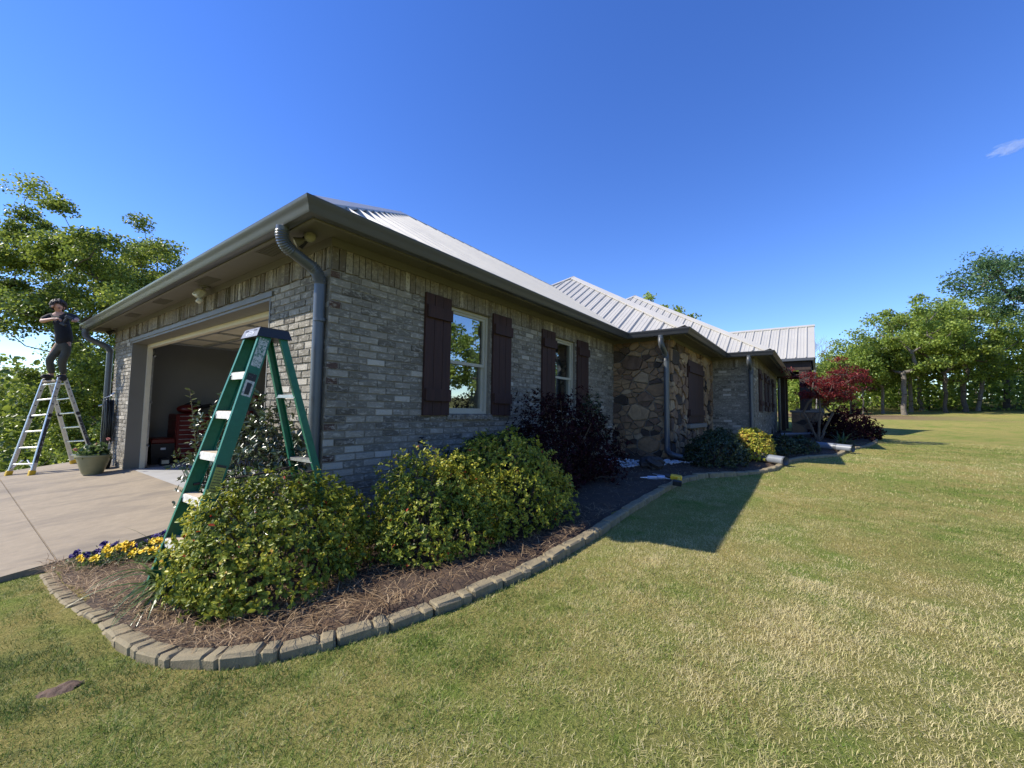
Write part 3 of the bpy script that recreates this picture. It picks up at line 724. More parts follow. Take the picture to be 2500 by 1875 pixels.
# garage opening, interior, raised door
b = MB()
t0, t1 = DO; b.box((-.012, t0 - .0, -.02), (.2, t0 + .02, DZ)); b.box((-.012, t1 - .02, -.02), (.2, t1, DZ)); b.box((-.012, t0 + .02, DZ - .03), (.2, t1 - .02, DZ + .001))
b.box((-.03, t0 - .06, DZ + .001), (.0, t1 + .06, DZ + .055))
b.build('door_frame', M['trim'], house)
b = MB(); b.box((.2, t0 - .03, -.02), (.27, t0 + .06, DZ)); b.box((.2, t1 - .06, -.02), (.27, t1 + .03, DZ)); b.box((.2, t0 + .06, DZ - .09), (.27, t1 - .06, DZ)); b.build('door_stop', M['cream'], house)
b = MB(); x0, x1, y0, y1, z0, z1 = .272, 6.1, .18, 7.66, .0, 2.6
P = [(x0, y0), (x1, y0), (x1, y1), (x0, y1)]
b.quad((x1, y0, z0), (x1, y1, z0), (x1, y1, z1), (x1, y0, z1)); b.quad((x0, y1, z0), (x1, y1, z0), (x1, y1, z1), (x0, y1, z1)); b.quad((x0, y0, z0), (x1, y0, z0), (x1, y0, z1), (x0, y0, z1))
for a, c, d, e in holes_cut(y0, y1, z0, z1, [(t0, t1, -1, DZ)]): b.quad((x0, a, d), (x0, c, d), (x0, c, e), (x0, a, e))
b.build('garage_wall', M['drywall'], house)
b = MB(); b.quad((x0, y0, z1), (x1, y0, z1), (x1, y1, z1), (x0, y1, z1)); b.build('garage_ceiling', M['ceiling'], house)
b = MB(); b.box((.084, 1.10, -.3), (6.15, 6.58, .0)); b.box((.275, .18, -.3), (6.1, 1.098, -.002)); b.box((.275, 6.582, -.3), (6.1, 7.66, -.002)); b.build('garage_floor', M['slab'], house)
# raised sectional door
b = MB()
for k in range(5):
    xa = .55 + k * .53; b.box((xa, 1.02, 2.37), (xa + .515, 6.66, 2.40))
dr = b.build('garage_door', M['cream'], house)
b = MB()
for k in range(5):
    xa = .55 + k * .53
    b.box((xa - .005, 1.02, 2.335), (xa + .05, 6.66, 2.368)); 
for y in (1.05, 2.2, 3.35, 4.5, 5.6, 6.58): b.box((.56, y, 2.345), (3.2, y + .06, 2.369))
b.build('strut', M['steel'], dr)
for y, yr in ((1.0, 1.02), (6.67, 6.62)):
    b = MB(); b.box((.30, y, .0), (.34, y + .03, 2.15)); b.tube(arc((.32, y + .015, 2.12), (.32, y + .015, 2.36), (.6, y + .015, 2.36)) + [(3.4, y + .015, 2.36)], .018, 8)
    b.ball((.33, yr, 2.08), .03, 10); b.ball((.33, yr, 1.2), .022, 8); b.ball((.33, yr, .4), .022, 8); b.build('door_track', M['steel'], dr)

# flood lights under the eave
def flood(x, y, heads, material):
    base = MB(); base.lathe((x, y, WT - .025), [(.001, .0), (.045, .0), (.055, .012), (.055, .024)], 16); f = smooth_angle(base.build('flood_light', M['trim'], house))
    for dx, dy, dz_ in heads:
        d = Vector((dx, dy, dz_)).normalized(); p = Vector((x, y, WT - .03)); h = MB()
        h.tube([p, p + d * .07], .012, 8); h.tube([p + d * .06, p + d * .08, p + d * .13], [.022, .028, .045], 14)
        lh = smooth_angle(h.build('lamp_head', M[material], f)); l2 = MB(); l2.ball(p + d * .126, (.041, .041, .014), 12, ax=(d.orthogonal().normalized(), d.cross(d.orthogonal()).normalized(), d)); smooth_angle(l2.build('lamp_glass', M['glassblock'], lh))
    return f
flood(-.155, .10, ((-1, .5, -.6), (-.5, -1, -.35)), 'trim')
b = MB(); b.tube([(-.17, .13, WT - .03), (-.20, .19, WT - .10)], .03, 10); b.build('motion_sensor', M['black'], house)
flood(-.06, 7.75, ((-1, .3, -.9), (-.7, 1, -.9)), 'black')
f = flood(-.10, 2.75, (), 'cream')
b = MB()
for c, h, a in (((-.155, 2.77, WT - .10), (.035, .075, .055), .5), ((-.16, 2.73, WT - .20), (.03, .055, .03), -.3)):
    rx = Vector((math.cos(a), math.sin(a) * .4, -.5)).normalized(); ry = Vector((0, 1, .2)); ry = (ry - rx * ry.dot(rx)).normalized(); rz_ = rx.cross(ry)
    b.obox(c, (rx, ry, rz_), h, bev=.012)
b.tube([(-.10, 2.75, WT - .02), (-.14, 2.76, WT - .1), (-.15, 2.74, WT - .2)], .012, 8)
b.build('lamp_head', plain('fixture_cream', (.50, .47, .36), .4), f)

# porch: gable roof on timber posts with stone pedestals
pz0, prx, prz = 3.2, 18.4, 4.743
roof_p = roof_plane([(16.0, -3.38, pz0), (16.0, .6, pz0), (prx, .6, prz), (prx, -3.38, prz)], (0, 1, 0), .305, off=.1)
roof_plane([(prx, -3.38, prz), (prx, .6, prz), (20.8, .6, pz0), (20.8, -3.38, pz0)], (0, 1, 0))
cap2((prx, -3.4, prz), (prx, .7, prz), roof_p, (-1, 0, -PITCH), (1, 0, -PITCH))
b = MB(); b.box((15.93, -3.36, pz0 - .11), (16.02, .4, pz0 - .015), bev=.01); b.build('gutter', M['gutter'], house)
b = MB(); b.box((16.1, -3.25, pz0 - .42), (16.3, -.6, pz0 - .08)); b.box((20.5, -3.25, pz0 - .42), (20.7, -.6, pz0 - .08)); b.box((16.3, -3.25, pz0 - .4), (20.5, -3.05, pz0 - .1)); b.build('porch_beam', M['darkwood'], house)
b = MB(); b.add([(16.1, -3.3, pz0 - .05), (20.7, -3.3, pz0 - .05), (prx, -3.3, prz - .05), (16.1, -3.22, pz0 - .05), (20.7, -3.22, pz0 - .05), (prx, -3.22, prz - .05)], [(0, 1, 2), (5, 4, 3), (0, 2, 5, 3), (1, 4, 5, 2)]); b.build('gable', M['darkwood'], house)
for x in (16.12, 20.4):
    z = g(x, -3.1); b = MB(); b.box((x, -3.2, z + .75), (x + .3, -2.9, pz0 - .4), bev=.01); b.build('porch_post', M['darkwood'], house)
    mb, mo = voronoi(-3.55, -2.65, z - .1, z + .78, 16, int(x), [], xface(x - .22), True); o = mb.build('pedestal', M['stone'], house); 
    mo2 = MB(); mo2.box((x - .22, -3.55, z - .2), (x + .62, -2.65, z + .78)); mo2.box((x - .28, -3.6, z + .785), (x + .68, -2.6, z + .86), bev=.01); mo2.build('mortar_bed', M['stone_mortar'], o)
# ------------------------------------------------------------------ foliage tools
def unit(a): return a / np.maximum(np.linalg.norm(a, axis=-1, keepdims=True), 1e-9)
def leaves(P, T, N, L, W=.55, fold=.25, droop=.1, curl=.0):
    """folded two-quad leaves: P base, T along, N up, L length; returns V, F"""
    n = len(P); L = np.broadcast_to(np.asarray(L, float), (n,))[:, None]; T = unit(T); S = unit(np.cross(T, N)); N = np.cross(S, T)
    w_ = L * W * .5
    v = np.stack([P, P + T * L * .38 + S * w_ + N * w_ * fold, P + T * L * .78 + S * w_ * .8 + N * (w_ * fold - L * droop * .5), P + T * L - N * L * droop,
                  P + T * L * .78 - S * w_ * .8 + N * (w_ * fold - L * droop * .5), P + T * L * .38 - S * w_ + N * w_ * fold], 1)
    b = (np.arange(n) * 6)[:, None]
    f = np.concatenate([b + np.array([[0, 1, 2, 3]]), b + np.array([[0, 3, 4, 5]])], 1).reshape(-1, 4)
    return v.reshape(-1, 3), f
def sph(rng, n):
    d = rng.normal(size=(n, 3)); return unit(d)
def shrub(name, label, els, material, L=.03, tips=1500, per=6, seed=1, W=.55, group='clipped shrubs in the planting bed', up=.35, lump=.12, twigs=60, inner=.18, zmin=None, cat='shrub', bias=0.0, fuzz=.06):
    rng = np.random.default_rng(seed); els = [(np.array(c, float), np.array(r, float)) for c, r in els]
    area = np.array([(r[0] * r[1] + r[0] * r[2] + r[1] * r[2]) for c, r in els]); P = []; D = []; dep = []
    base = np.array([els[0][0][0], els[0][0][1]])
    for (c, r), a in zip(els, area / area.sum()):
        m_ = int(tips * a * 1.9); d = sph(rng, m_)
        s = np.where(rng.random(m_) < inner, rng.uniform(.55, .93, m_), rng.uniform(.93, 1.0 + fuzz, m_))
        lum = 1 + lump * (vnoise(d[:, 0] * 3 + d[:, 2] * 2, d[:, 1] * 3 - d[:, 2], 1.3, seed) - .5) * 2 + lump * .9 * (vnoise(d[:, 0] * 3 - d[:, 2] * 3, d[:, 1] * 3 + d[:, 2] * 2, 3.4, seed + 1) - .5) * 2
        p = c + d * r * (s * lum)[:, None]; ok = np.ones(m_, bool)
        for c2, r2 in els:
            if c2 is c: continue
            q = (((p - c2) / r2) ** 2).sum(1); ok &= q > .72
        nn = unit(d / r); P.append(p[ok]); D.append(nn[ok]); dep.append(s[ok])
    P = np.concatenate(P); D = np.concatenate(D); dep = np.concatenate(dep)
    zl = bedz(P[:, 0], P[:, 1]) if zmin is None else np.full(len(P), zmin)
    k = P[:, 2] > zl + .02; P, D, dep = P[k], D[k], dep[k]
    P = np.repeat(P, per, 0); D = np.repeat(D, per, 0); dep = np.repeat(dep, per); n = len(P)
    tip = unit(D + np.array([0, 0, up]) + rng.normal(size=(n, 3)) * .0); rd = sph(rng, n)
    T = unit(tip * rng.uniform(.15, .9, (n, 1)) + unit(rd - tip * (rd * tip).sum(1, keepdims=True)) * .8)
    N = unit(tip + rng.normal(size=(n, 3)) * .35)
    Pj = P + tip * rng.uniform(-.02, .012, (n, 1)) * (L / .03) + rng.normal(size=(n, 3)) * L * .12
    V, F = leaves(Pj, T, N, L * rng.uniform(.6, 1.25, n), W, .3, .12)
    patch = vnoise(P[:, 0] * 3 + P[:, 2] * 2.2, P[:, 1] * 3 + P[:, 2] * 1.7, 1.2, seed + 3)
    rn = np.clip(rng.normal(.45, .17, n) + (patch - .5) * .5 + bias, .02, .98); rn = np.where(rng.random(n) < .006, 1.0, rn)
    root = thing(name, label, cat, (base[0], base[1], float(bedz(base[0], base[1]))), group)
    fo = fast('foliage', V, F, material, root, np.repeat(rn, 2))
    mb = MB(); r2 = random.Random(seed)
    for i in range(twigs):
        q = Vector(P[r2.randrange(n)]); b0 = Vector((base[0] + r2.uniform(-.12, .12) * els[0][1][0] * 2, base[1] + r2.uniform(-.12, .12), float(bedz(base[0], base[1])) - .05))
        for c, r in els[1:]:
            if (q - Vector(c)).length < max(r) and r2.random() < .8: b0 = Vector((c[0] + r2.uniform(-.1, .1), c[1] + r2.uniform(-.1, .1), float(bedz(c[0], c[1])) - .05))
        md = b0.lerp(q, .5) + Vector((r2.uniform(-.08, .08), r2.uniform(-.08, .08), .06)); mb.tube(arc(b0, md, b0.lerp(q, .97), 4), [.009, .008, .006, .004, .003], 5, cap=False)
    mb.build('stem', M['twig'], root); settle_all(root); return root
LM = {}
LM['shrub'] = leafmat('shrub_leaf', [(0, (.03, .045, .012)), (.18, (.075, .11, .02)), (.40, (.165, .21, .026)), (.66, (.35, .36, .042)), (.92, (.54, .47, .07)), (.985, (.48, .28, .06)), (1, (.36, .06, .02))], .42, .25, .22)
LM['dark'] = leafmat('evergreen_leaf', [(0, (.012, .022, .01)), (.5, (.03, .05, .018)), (.9, (.06, .085, .028)), (1, (.11, .13, .04))], .38, .2)
LM['holly'] = leafmat('holly_leaf', [(0, (.016, .026, .014)), (.5, (.05, .075, .028)), (.85, (.095, .13, .04)), (1, (.17, .19, .06))], .28, .15, .6)
LM['purple'] = leafmat('purple_leaf', [(0, (.014, .006, .008)), (.6, (.034, .013, .016)), (1, (.075, .024, .026))], .9, .2, .03)
LM['maple'] = leafmat('red_leaf', [(0, (.04, .006, .008)), (.5, (.14, .018, .015)), (1, (.30, .045, .03))], .5, .4)
LM['oak'] = leafmat('oak_leaf', [(0, (.035, .06, .014)), (.4, (.105, .16, .026)), (.75, (.20, .265, .042)), (1, (.32, .37, .075))], .42, .4)
LM['oakfar'] = leafmat('spring_leaf', [(0, (.06, .10, .02)), (.4, (.17, .25, .04)), (.75, (.28, .36, .065)), (1, (.37, .43, .10))], .5, .4)
LM['elm'] = leafmat('elm_leaf', [(0, (.025, .065, .03)), (.5, (.07, .14, .055)), (1, (.14, .22, .085))], .45, .35)
LM['strap'] = leafmat('strap_leaf', [(0, (.03, .06, .02)), (.6, (.075, .13, .04)), (1, (.15, .2, .08))], .35, .3)

gs = 'low yellow green shrubs along the bed edge'
shrub('garden_shrub', 'large yellow green rounded shrub in front of the green stepladder', [((-.58, -.50, .22), (.48, .42, .44)), ((-.80, -.60, .12), (.33, .30, .32)), ((-.32, -.60, .18), (.30, .30, .36)), ((-.75, -.35, .2), (.3, .28, .36)), ((-.66, -.80, .08), (.36, .25, .27))], LM['shrub'], .030, 3900, 6, 1, bias=.02, group=gs, lump=.24, fuzz=.12)
shrub('garden_shrub', 'yellow green shrub beneath the first window, sunlit on top, second from the stepladder', [((.44, -.86, .30), (.42, .42, .45)), ((.72, -.98, .28), (.38, .38, .42)), ((.48, -1.18, .16), (.34, .28, .28)), ((.18, -1.08, .16), (.28, .28, .29))], LM['shrub'], .029, 3300, 6, 2, bias=.04, group=gs, lump=.24, fuzz=.12)
shrub('garden_shrub', 'half shaded yellow green shrub touching the purple bush', [((1.28, -.98, .42), (.44, .48, .46)), ((1.5, -1.2, .28), (.34, .34, .36)), ((1.12, -1.2, .25), (.3, .3, .34))], LM['shrub'], .029, 2600, 6, 3, bias=.04, group=gs, lump=.24, fuzz=.12)
shrub('garden_shrub', 'dark green shaded shrub against the brick below the first window', [((1.75, -.45, .38), (.72, .38, .46))], LM['dark'], .035, 1300, 6, 4, group='shaded evergreen shrubs', lump=.15)
shrub('garden_shrub', 'purple leaved bush in shade below the second window', [((2.95, -.62, .68), (.62, .42, .58)), ((3.3, -.8, .48), (.5, .45, .48)), ((2.55, -.68, .45), (.42, .38, .42))], LM['purple'], .04, 3000, 5, 5, W=.5, group='shaded evergreen shrubs', up=.8, lump=.3, twigs=120, fuzz=.25)
shrub('garden_shrub', 'loose green bush with upright shoots beside the stone corner', [((4.5, -.35, .7), (.25, .2, .6))], LM['dark'], .06, 170, 5, 6, W=.4, group='shaded evergreen shrubs', up=.8, fuzz=.3, twigs=20)
shrub('garden_shrub', 'low dark green shrub at the foot of the stone wall beneath the closed shutter', [((6.1, -2.0, .42), (.75, .45, .38)), ((6.75, -1.9, .45), (.5, .4, .4))], LM['dark'], .04, 1500, 5, 7, group='shaded evergreen shrubs')
shrub('garden_shrub', 'small yellow green shrub catching the sun by the brick corner downspout', [((7.12, -2.42, .5), (.36, .32, .36))], LM['shrub'], .036, 800, 5, 8, group=gs, bias=.25, lump=.1)
shrub('garden_shrub', 'small dark shrub beyond the sunlit yellow one', [((8.35, -2.75, .42), (.4, .33, .28))], LM['dark'], .045, 400, 5, 9, group='shaded evergreen shrubs')
shrub('garden_shrub', 'smallest dark shrub beside the far grey drain pipe', [((9.2, -3.1, .42), (.42, .32, .24))], LM['dark'], .045, 350, 5, 10, group='shaded evergreen shrubs')
shrub('weeping_shrub', 'dark drooping mound shrub at the far end of the bed', [((14.7, -4.05, .62), (.9, .6, .55)), ((15.2, -4.4, .5), (.6, .5, .4))], LM['purple'], .08, 900, 5, 11, group='shaded evergreen shrubs', up=-.5, fuzz=.3, lump=.3)
shrub('holly_shrub', 'glossy upright holly growing behind the stepladder by the garage opening', [((-.30, 1.22, .42), (.27, .42, .62)), ((-.2, .72, .42), (.25, .4, .62)), ((-.12, .30, .30), (.2, .26, .56))], LM['holly'], .05, 1050, 5, 12, W=.48, group='shaded evergreen shrubs', up=.8, lump=.2, fuzz=.28, twigs=70)
# the leggy shoots of the holly
hs = bpy.data.objects['holly_shrub']; mb = MB(); rng = np.random.default_rng(3); VV = []; FF = []; RR = []; off = 0
for (x, y, z, h_, lx, ly) in ((-.42, 1.42, .7, .62, -.12, .10), (-.36, 1.2, .75, .42, .04, .1), (-.3, 1.0, .8, .3, -.02, -.05), (-.2, .7, .85, .28, .05, 0), (-.4, 1.3, .7, .35, .05, -.1)):
    pts = [Vector((x + lx * t, y + ly * t, z - .4 + (h_ + .4) * t)) for t in (0, .3, .6, 1)]; mb.tube(pts, [.008, .006, .005, .003], 6)
    for k in range(26):
        t = .4 + .6 * k / 26; q = Vector((x + lx * t, y + ly * t, z - .4 + (h_ + .4) * t)); a = k * 2.4
        T_ = np.array([[math.cos(a), math.sin(a), .5]]); v, f = leaves(np.array([q]), T_, np.array([[0, 0, 1.]]) + rng.normal(size=(1, 3)) * .3, np.array([rng.uniform(.045, .075)]), .45, .3, .1)
        VV.append(v); FF.append(f + off); off += 6; RR += [rng.uniform(.4, 1)] * 2
o = mb.build('stem', M['twig'], hs); o2 = fast('shoot', np.concatenate(VV), np.concatenate(FF), LM['holly'], hs, RR); settle(hs, [o, o2])

# strap leaved lily clump
def strapleaves(name, label, x, y, n, Lr, mat_, seed, group=None, az=None, w_=.012, cat='plant'):
    r = random.Random(seed); z0 = float(bedz(x, y)); mb = MB()
    for i in range(n):
        a = r.uniform(0, 6.28) if az is None else r.gauss(az, .8); L = r.uniform(*Lr); el = r.uniform(.6, 1.35); px, py = x + r.uniform(-.09, .09), y + r.uniform(-.09, .09)
        pts = []; p = Vector((px, py, z0)); d = Vector((math.cos(a) * math.cos(el), math.sin(a) * math.cos(el), math.sin(el))); s = Vector((-math.sin(a), math.cos(a), 0)); k = 9; bend = r.uniform(.16, .30)
        for j in range(k):
            ww = w_ * (1 - (j / (k - 1)) ** 3) * (.6 + .4 * min(1, j / 2)); pts.append((p - s * ww + Vector((0, 0, ww * .4)), p.copy(), p + s * ww + Vector((0, 0, ww * .4)))); d = (d + Vector((0, 0, -bend))).normalized(); p = p + d * L / (k - 1)
        vs = [q for t in pts for q in t]; fs = []
        for j in range(k - 1): fs += [(j * 3, j * 3 + 1, j * 3 + 4, j * 3 + 3), (j * 3 + 1, j * 3 + 2, j * 3 + 5, j * 3 + 4)]
        mb.add(vs, fs, r.random())
    root = thing(name, label, cat, (x, y, z0), group); mb.build('foliage', mat_, root); settle_all(root); return root
strapleaves('lily_plant', 'arching strap leaved lily clump beside the near yellow green shrub', -.98, -.02, 60, (.35, .62), LM['strap'], 5, az=-2.2)
strapleaves('lily_plant', 'low grassy lily clump at the far end of the bed', 11.6, -3.9, 60, (.3, .5), LM['strap'], 6, w_=.015)

# pansies: each flower has five rounded petals
def pansy(name, label, x, y, n, kind, seed, rad):
    r = random.Random(seed); rng = np.random.default_rng(seed); z0 = float(bedz(x, y)); root = thing(name, label, 'flowers', (x, y, z0), 'pansies edging the driveway')
    nl = 420; a = rng.uniform(0, 6.28, nl); rr = np.sqrt(rng.random(nl)); P = np.stack([x + rad[0] * rr * np.cos(a), y + rad[1] * rr * np.sin(a), np.zeros(nl)], 1); P[:, 2] = bedz(P[:, 0], P[:, 1]) + rng.uniform(.0, .10, nl) * (1.2 - rr)
    T_ = unit(rng.normal(size=(nl, 3)) + np.array([0, 0, .5])); V, F = leaves(P, T_, rng.normal(size=(nl, 3)) * .5 + np.array([0, 0, 1.]), rng.uniform(.02, .04, nl), .6)
    fast('foliage', V, F, LM['strap'], root, np.repeat(rng.uniform(.3, 1, nl), 2))
    for i in range(n):
        t = r.uniform(0, 6.28); q = math.sqrt(r.random()); fx, fy = x + rad[0] * q * math.cos(t), y + rad[1] * q * math.sin(t); fz = float(bedz(fx, fy)) + r.uniform(.06, .125)
        dr = Vector((-.7 + r.uniform(-.5, .5), -.35 + r.uniform(-.5, .5), .75)).normalized(); u = dr.orthogonal().normalized(); v = dr.cross(u); fl = MB(); c = Vector((fx, fy, fz)); s = r.uniform(.017, .024)
        for k in range(5):
            an = k * 1.2566 + .3; m_ = c + (u * math.cos(an) + v * math.sin(an)) * s * .75; side_ = (u * -math.sin(an) + v * math.cos(an)); rd = (u * math.cos(an) + v * math.sin(an))
            ring = [m_ + rd * (math.cos(b2) * s * .8) + side_ * (math.sin(b2) * s * .8) + dr * (.004 * k + .006 * math.cos(b2 * 2 + k)) for b2 in [j * 6.283 / 9 for j in range(9)]]
            fl.add([c + dr * .004] + ring, [(0, j + 1, (j + 1) % 9 + 1) for j in range(9)], r.random())
        fl.build('flower', kind, root)
        mb = MB(); mb.tube([c - dr * .002, (fx, fy, fz - .1)], .0018, 4, cap=False); mb.build('stalk', LM['strap'], root)
    settle_all(root)
PY = plain('yellow_petal', (.80, .55, .012), .6, 0, .2, 40); PV = plain('violet_petal', (.035, .012, .13), .6, 0, .3, 40)
pansy('pansy_clump', 'yellow pansies in the clump nearest the lawn', -1.05, 1.28, 15, PY, 1, (.22, .13)); pansy('pansy_clump', 'purple pansies along the driveway edge nearest the lawn', -1.1, 1.55, 13, PV, 2, (.26, .09))
pansy('pansy_clump', 'yellow pansies close to the foot of the stepladder', -.62, 1.42, 13, PY, 3, (.16, .16)); pansy('pansy_clump', 'purple pansies behind the yellow ones beside the stepladder', -.68, 1.62, 11, PV, 4, (.2, .08))
pansy('pansy_clump', 'three yellow pansies on their own in front of the other clumps', -.88, 1.02, 5, PY, 5, (.09, .1))

# ------------------------------------------------------------------ trees
def skeleton(mb, base, h0, tips, r0, rng, lean=(0, 0)):
    """joins every clump centre to the nearest point of the growing limb system"""
    nodes = [np.array(base, float)]; par = [-1]; top = np.array([base[0] + lean[0], base[1] + lean[1], base[2] + h0]); n = 6
    for k in range(1, n + 1):
        t = k / n; q = np.array(base) * (1 - t) + top * t + rng.normal(size=3) * .03 * h0 * np.array([1, 1, 0]) * (0 if k == n else 1) * .5; nodes.append(q); par.append(len(nodes) - 2)
    fork = len(nodes) - 1; start = max(1, fork - 2)
    for q in sorted(tips, key=lambda p: np.linalg.norm(p - top)):
        A = np.array(nodes[start:]); d = np.linalg.norm(A - q, axis=1) + np.maximum(0, A[:, 2] - q[2]) * .9; i = int(np.argmin(d)) + start
        a = nodes[i]; L = np.linalg.norm(q - a); m_ = max(2, int(L / .6)); last = i; bow = rng.normal(size=3) * L * .09
        for k in range(1, m_ + 1):
            t = k / m_; nodes.append(a * (1 - t) + q * t + bow * math.sin(math.pi * t) + rng.normal(size=3) * .03); par.append(last); last = len(nodes) - 1
    w_ = np.ones(len(nodes)) * .4
    for i in range(len(nodes) - 1, 0, -1):
        if par[i] >= 0: w_[par[i]] += w_[i] 
    rad = r0 * (w_ / w_[1]) ** .6; rad = np.maximum(rad, .008)
    rad[0] *= 1.3
    for i in range(1, len(nodes)):
        p = par[i]; r1 = min(rad[p], rad[i] * 1.6) if p > 0 else rad[p]; mb.tube([nodes[p], nodes[i]], [r1, rad[i]], 7 if rad[i] > .05 else 5, cap=False)
    return nodes
def crownleaves(tips, R_, n, L, rng, W=.7, flat=.7, up=.3, twig=.0):
    P = []; c_ = []
    for q in tips:
        rr = R_ * rng.uniform(.7, 1.3); m_ = int(n * rng.uniform(.6, 1.3)); d = sph(rng, m_) * (rng.random((m_, 1)) ** .42) * rr; d[:, 2] *= flat; sub = sph(rng, 7) * rr * .8; sub[:, 2] *= flat
        k = rng.integers(0, 7, m_); d = d * .62 + sub[k] * .62; P.append(q + d); c_.append(np.full(m_, rng.normal(0, .09)))
    P = np.concatenate(P); c_ = np.concatenate(c_); n_ = len(P); T_ = unit(rng.normal(size=(n_, 3)) + np.array([0, 0, -.2])); N_ = unit(rng.normal(size=(n_, 3)) * .7 + np.array([0, 0, 1.]))
    V, F = leaves(P, T_, N_, L * rng.uniform(.65, 1.35, n_), W, .2, .1)
    return V, F, np.repeat(np.clip(rng.normal(.5, .2, n_) + c_, 0, 1), 2)
def tree(name, label, base, h0, tips, r0, R_, n, L, lm, bark, seed, group, W=.7, flat=.7, lean=(0, 0)):
    rng = np.random.default_rng(seed); tips = [np.array(t, float) for t in tips]; mb = MB(); skeleton(mb, np.array(base, float), h0, tips, r0, rng, lean)
    root = thing(name, label, 'tree', base, group); t = mb.build('trunk', bark, root); smooth_angle(t, 60)
    V, F, r_ = crownleaves(tips, R_, n, L, rng, W, flat); fast('crown', V, F, lm, root, r_); settle_all(root); return root
def domepts(rng, c, R_, H, n, low=.0):
    out = []
    while len(out) < n:
        d = sph(rng, 1)[0] * rng.random() ** .33; d[2] = d[2] if d[2] > low else -d[2] * .6
        q = np.array(c) + d * np.array([R_, R_, H]); 
        if all(np.linalg.norm(q - o) > .32 * R_ * (n / 22) ** -.4 for o in out[-40:]) or rng.random() < .05: out.append(q)
    return out
LEFT = [(-0.46, 15.78, 6.42), (-0.95, 16.85, 6.36), (1.65, 15.34, 6.72), (1.83, 21.15, 2.0), (1.23, 18.36, 2.48), (-1.23, 17.34, 3.84), (1.12, 22.12, 6.87), (1.6, 21.57, 0.33), (0.66, 19.79, 5.12), (0.77, 23.53, 6.53), (-1.15, 18.3, 4.51), (0.95, 16.83, 6.05), (1.82, 17.7, 6.03), (0.82, 16.73, 6.35), (2.5, 21.45, 0.16), (2.61, 20.58, 5.72), (1.12, 16.51, 1.06), (1.64, 15.33, 5.16), (-0.32, 15.56, 5.98), (0.7, 13.93, 6.43), (0.83, 23.34, 7.63), (-1.86, 19.74, 4.48), (-0.97, 17.94, 6.0), (1.18, 16.05, 2.24), (1.58, 22.23, 1.85), (2.63, 17.59, 7.49), (2.01, 17.3, 4.49), (1.48, 21.42, 4.7), (0.76, 17.01, 7.32), (1.03, 21.14, 5.76), (-0.56, 20.15, 6.68), (0.71, 22.03, 0.59), (0.06, 16.66, 1.21), (0.62, 19.02, 2.03), (0.46, 17.63, 0.2), (0.7, 15.19, 4.22), (2.07, 21.6, -0.96), (0.24, 22.53, 5.58), (-0.85, 15.99, 4.25), (1.45, 16.58, 2.95), (-0.76, 18.01, 7.44), (-1.43, 19.48, 6.21), (0.82, 16.75, -0.19), (0.11, 15.29, 6.49), (1.98, 18.92, 1.96), (2.02, 19.06, 3.77), (1.49, 16.41, 0.67), (2.16, 17.09, 6.91), (1.18, 16.64, 0.22), (1.79, 21.08, 6.78), (1.52, 20.88, 6.31), (0.68, 14.15, 2.63), (0.13, 17.85, 7.24), (1.91, 15.88, 5.93), (-0.16, 23.14, 2.38), (1.15, 14.92, 4.32), (3.12, 17.85, 6.9), (-0.9, 16.33, 3.48), (-1.68, 23.45, 7.27), (-1.51, 21.24, 5.56), (1.06, 14.47, 0.35), (2.52, 18.19, 7.83), (-1.37, 16.74, 5.91), (1.17, 14.2, -0.22), (-1.19, 20.82, 7.57), (0.9, 19.47, 7.41), (-0.17, 21.96, 5.79), (-1.36, 21.16, 5.24), (-0.44, 16.71, 4.15), (-1.16, 22.97, 5.9), (0.21, 14.86, 5.54), (0.38, 16.72, 0.63), (0.47, 20.82, 6.63), (1.33, 21.88, 0.64), (2.69, 20.0, 8.06), (0.04, 20.69, 8.47), (0.46, 14.98, 2.1), (-0.27, 15.87, 6.68), (0.56, 17.0, 4.59), (0.93, 19.32, 3.42), (1.59, 17.38, 1.95), (-0.48, 21.95, 5.66), (2.52, 19.51, 6.46), (1.6, 16.1, 3.46), (1.12, 14.04, 4.57), (-0.77, 20.02, 7.64), (2.73, 17.57, 6.28), (3.23, 19.41, 5.85), (0.71, 22.88, 2.14), (1.53, 22.12, 3.26), (1.18, 14.39, 5.59), (-0.15, 21.9, 6.85), (1.32, 20.93, 2.73), (1.45, 18.76, 6.81), (0.91, 17.15, 2.06), (-0.36, 17.49, 6.41), (-1.46, 21.0, 7.2), (2.43, 16.99, 5.6), (2.94, 18.67, 6.89), (1.56, 18.0, 5.3), (-1.78, 17.84, 5.18), (1.31, 21.85, 7.23), (0.08, 15.99, 3.46), (1.92, 15.41, 4.44), (2.1, 21.45, 1.83), (1.05, 23.02, 4.8), (-1.84, 19.86, 3.86), (0.34, 15.19, 1.43)]
LEFT += [(3.6, 17.2, 5.0), (4.2, 18.5, 6.3), (3.4, 16.5, 3.2), (4.5, 19.5, 4.5), (3.8, 20.5, 2.5), (4.8, 17.5, 3.0), (5.2, 19, 5.6), (3.0, 16.2, 1.4)]
rgL = np.random.default_rng(77)
LEFT2 = LEFT + [tuple(np.array(q) + rgL.normal(size=3) * np.array([.5, 1.2, .45])) for q in LEFT]
tree('oak_tree', 'broad leafy tree behind the garage end, rising over the man on the ladder', (2.6, 18.2, g(2.6, 18.2)), 5.2, [(a, b_, c - .4 * float(ss(4.5, 7, c))) for a, b_, c in LEFT2], .24, .64, 560, .084, LM['oak'], M['bark'], 1, 'trees round the house', flat=.62)
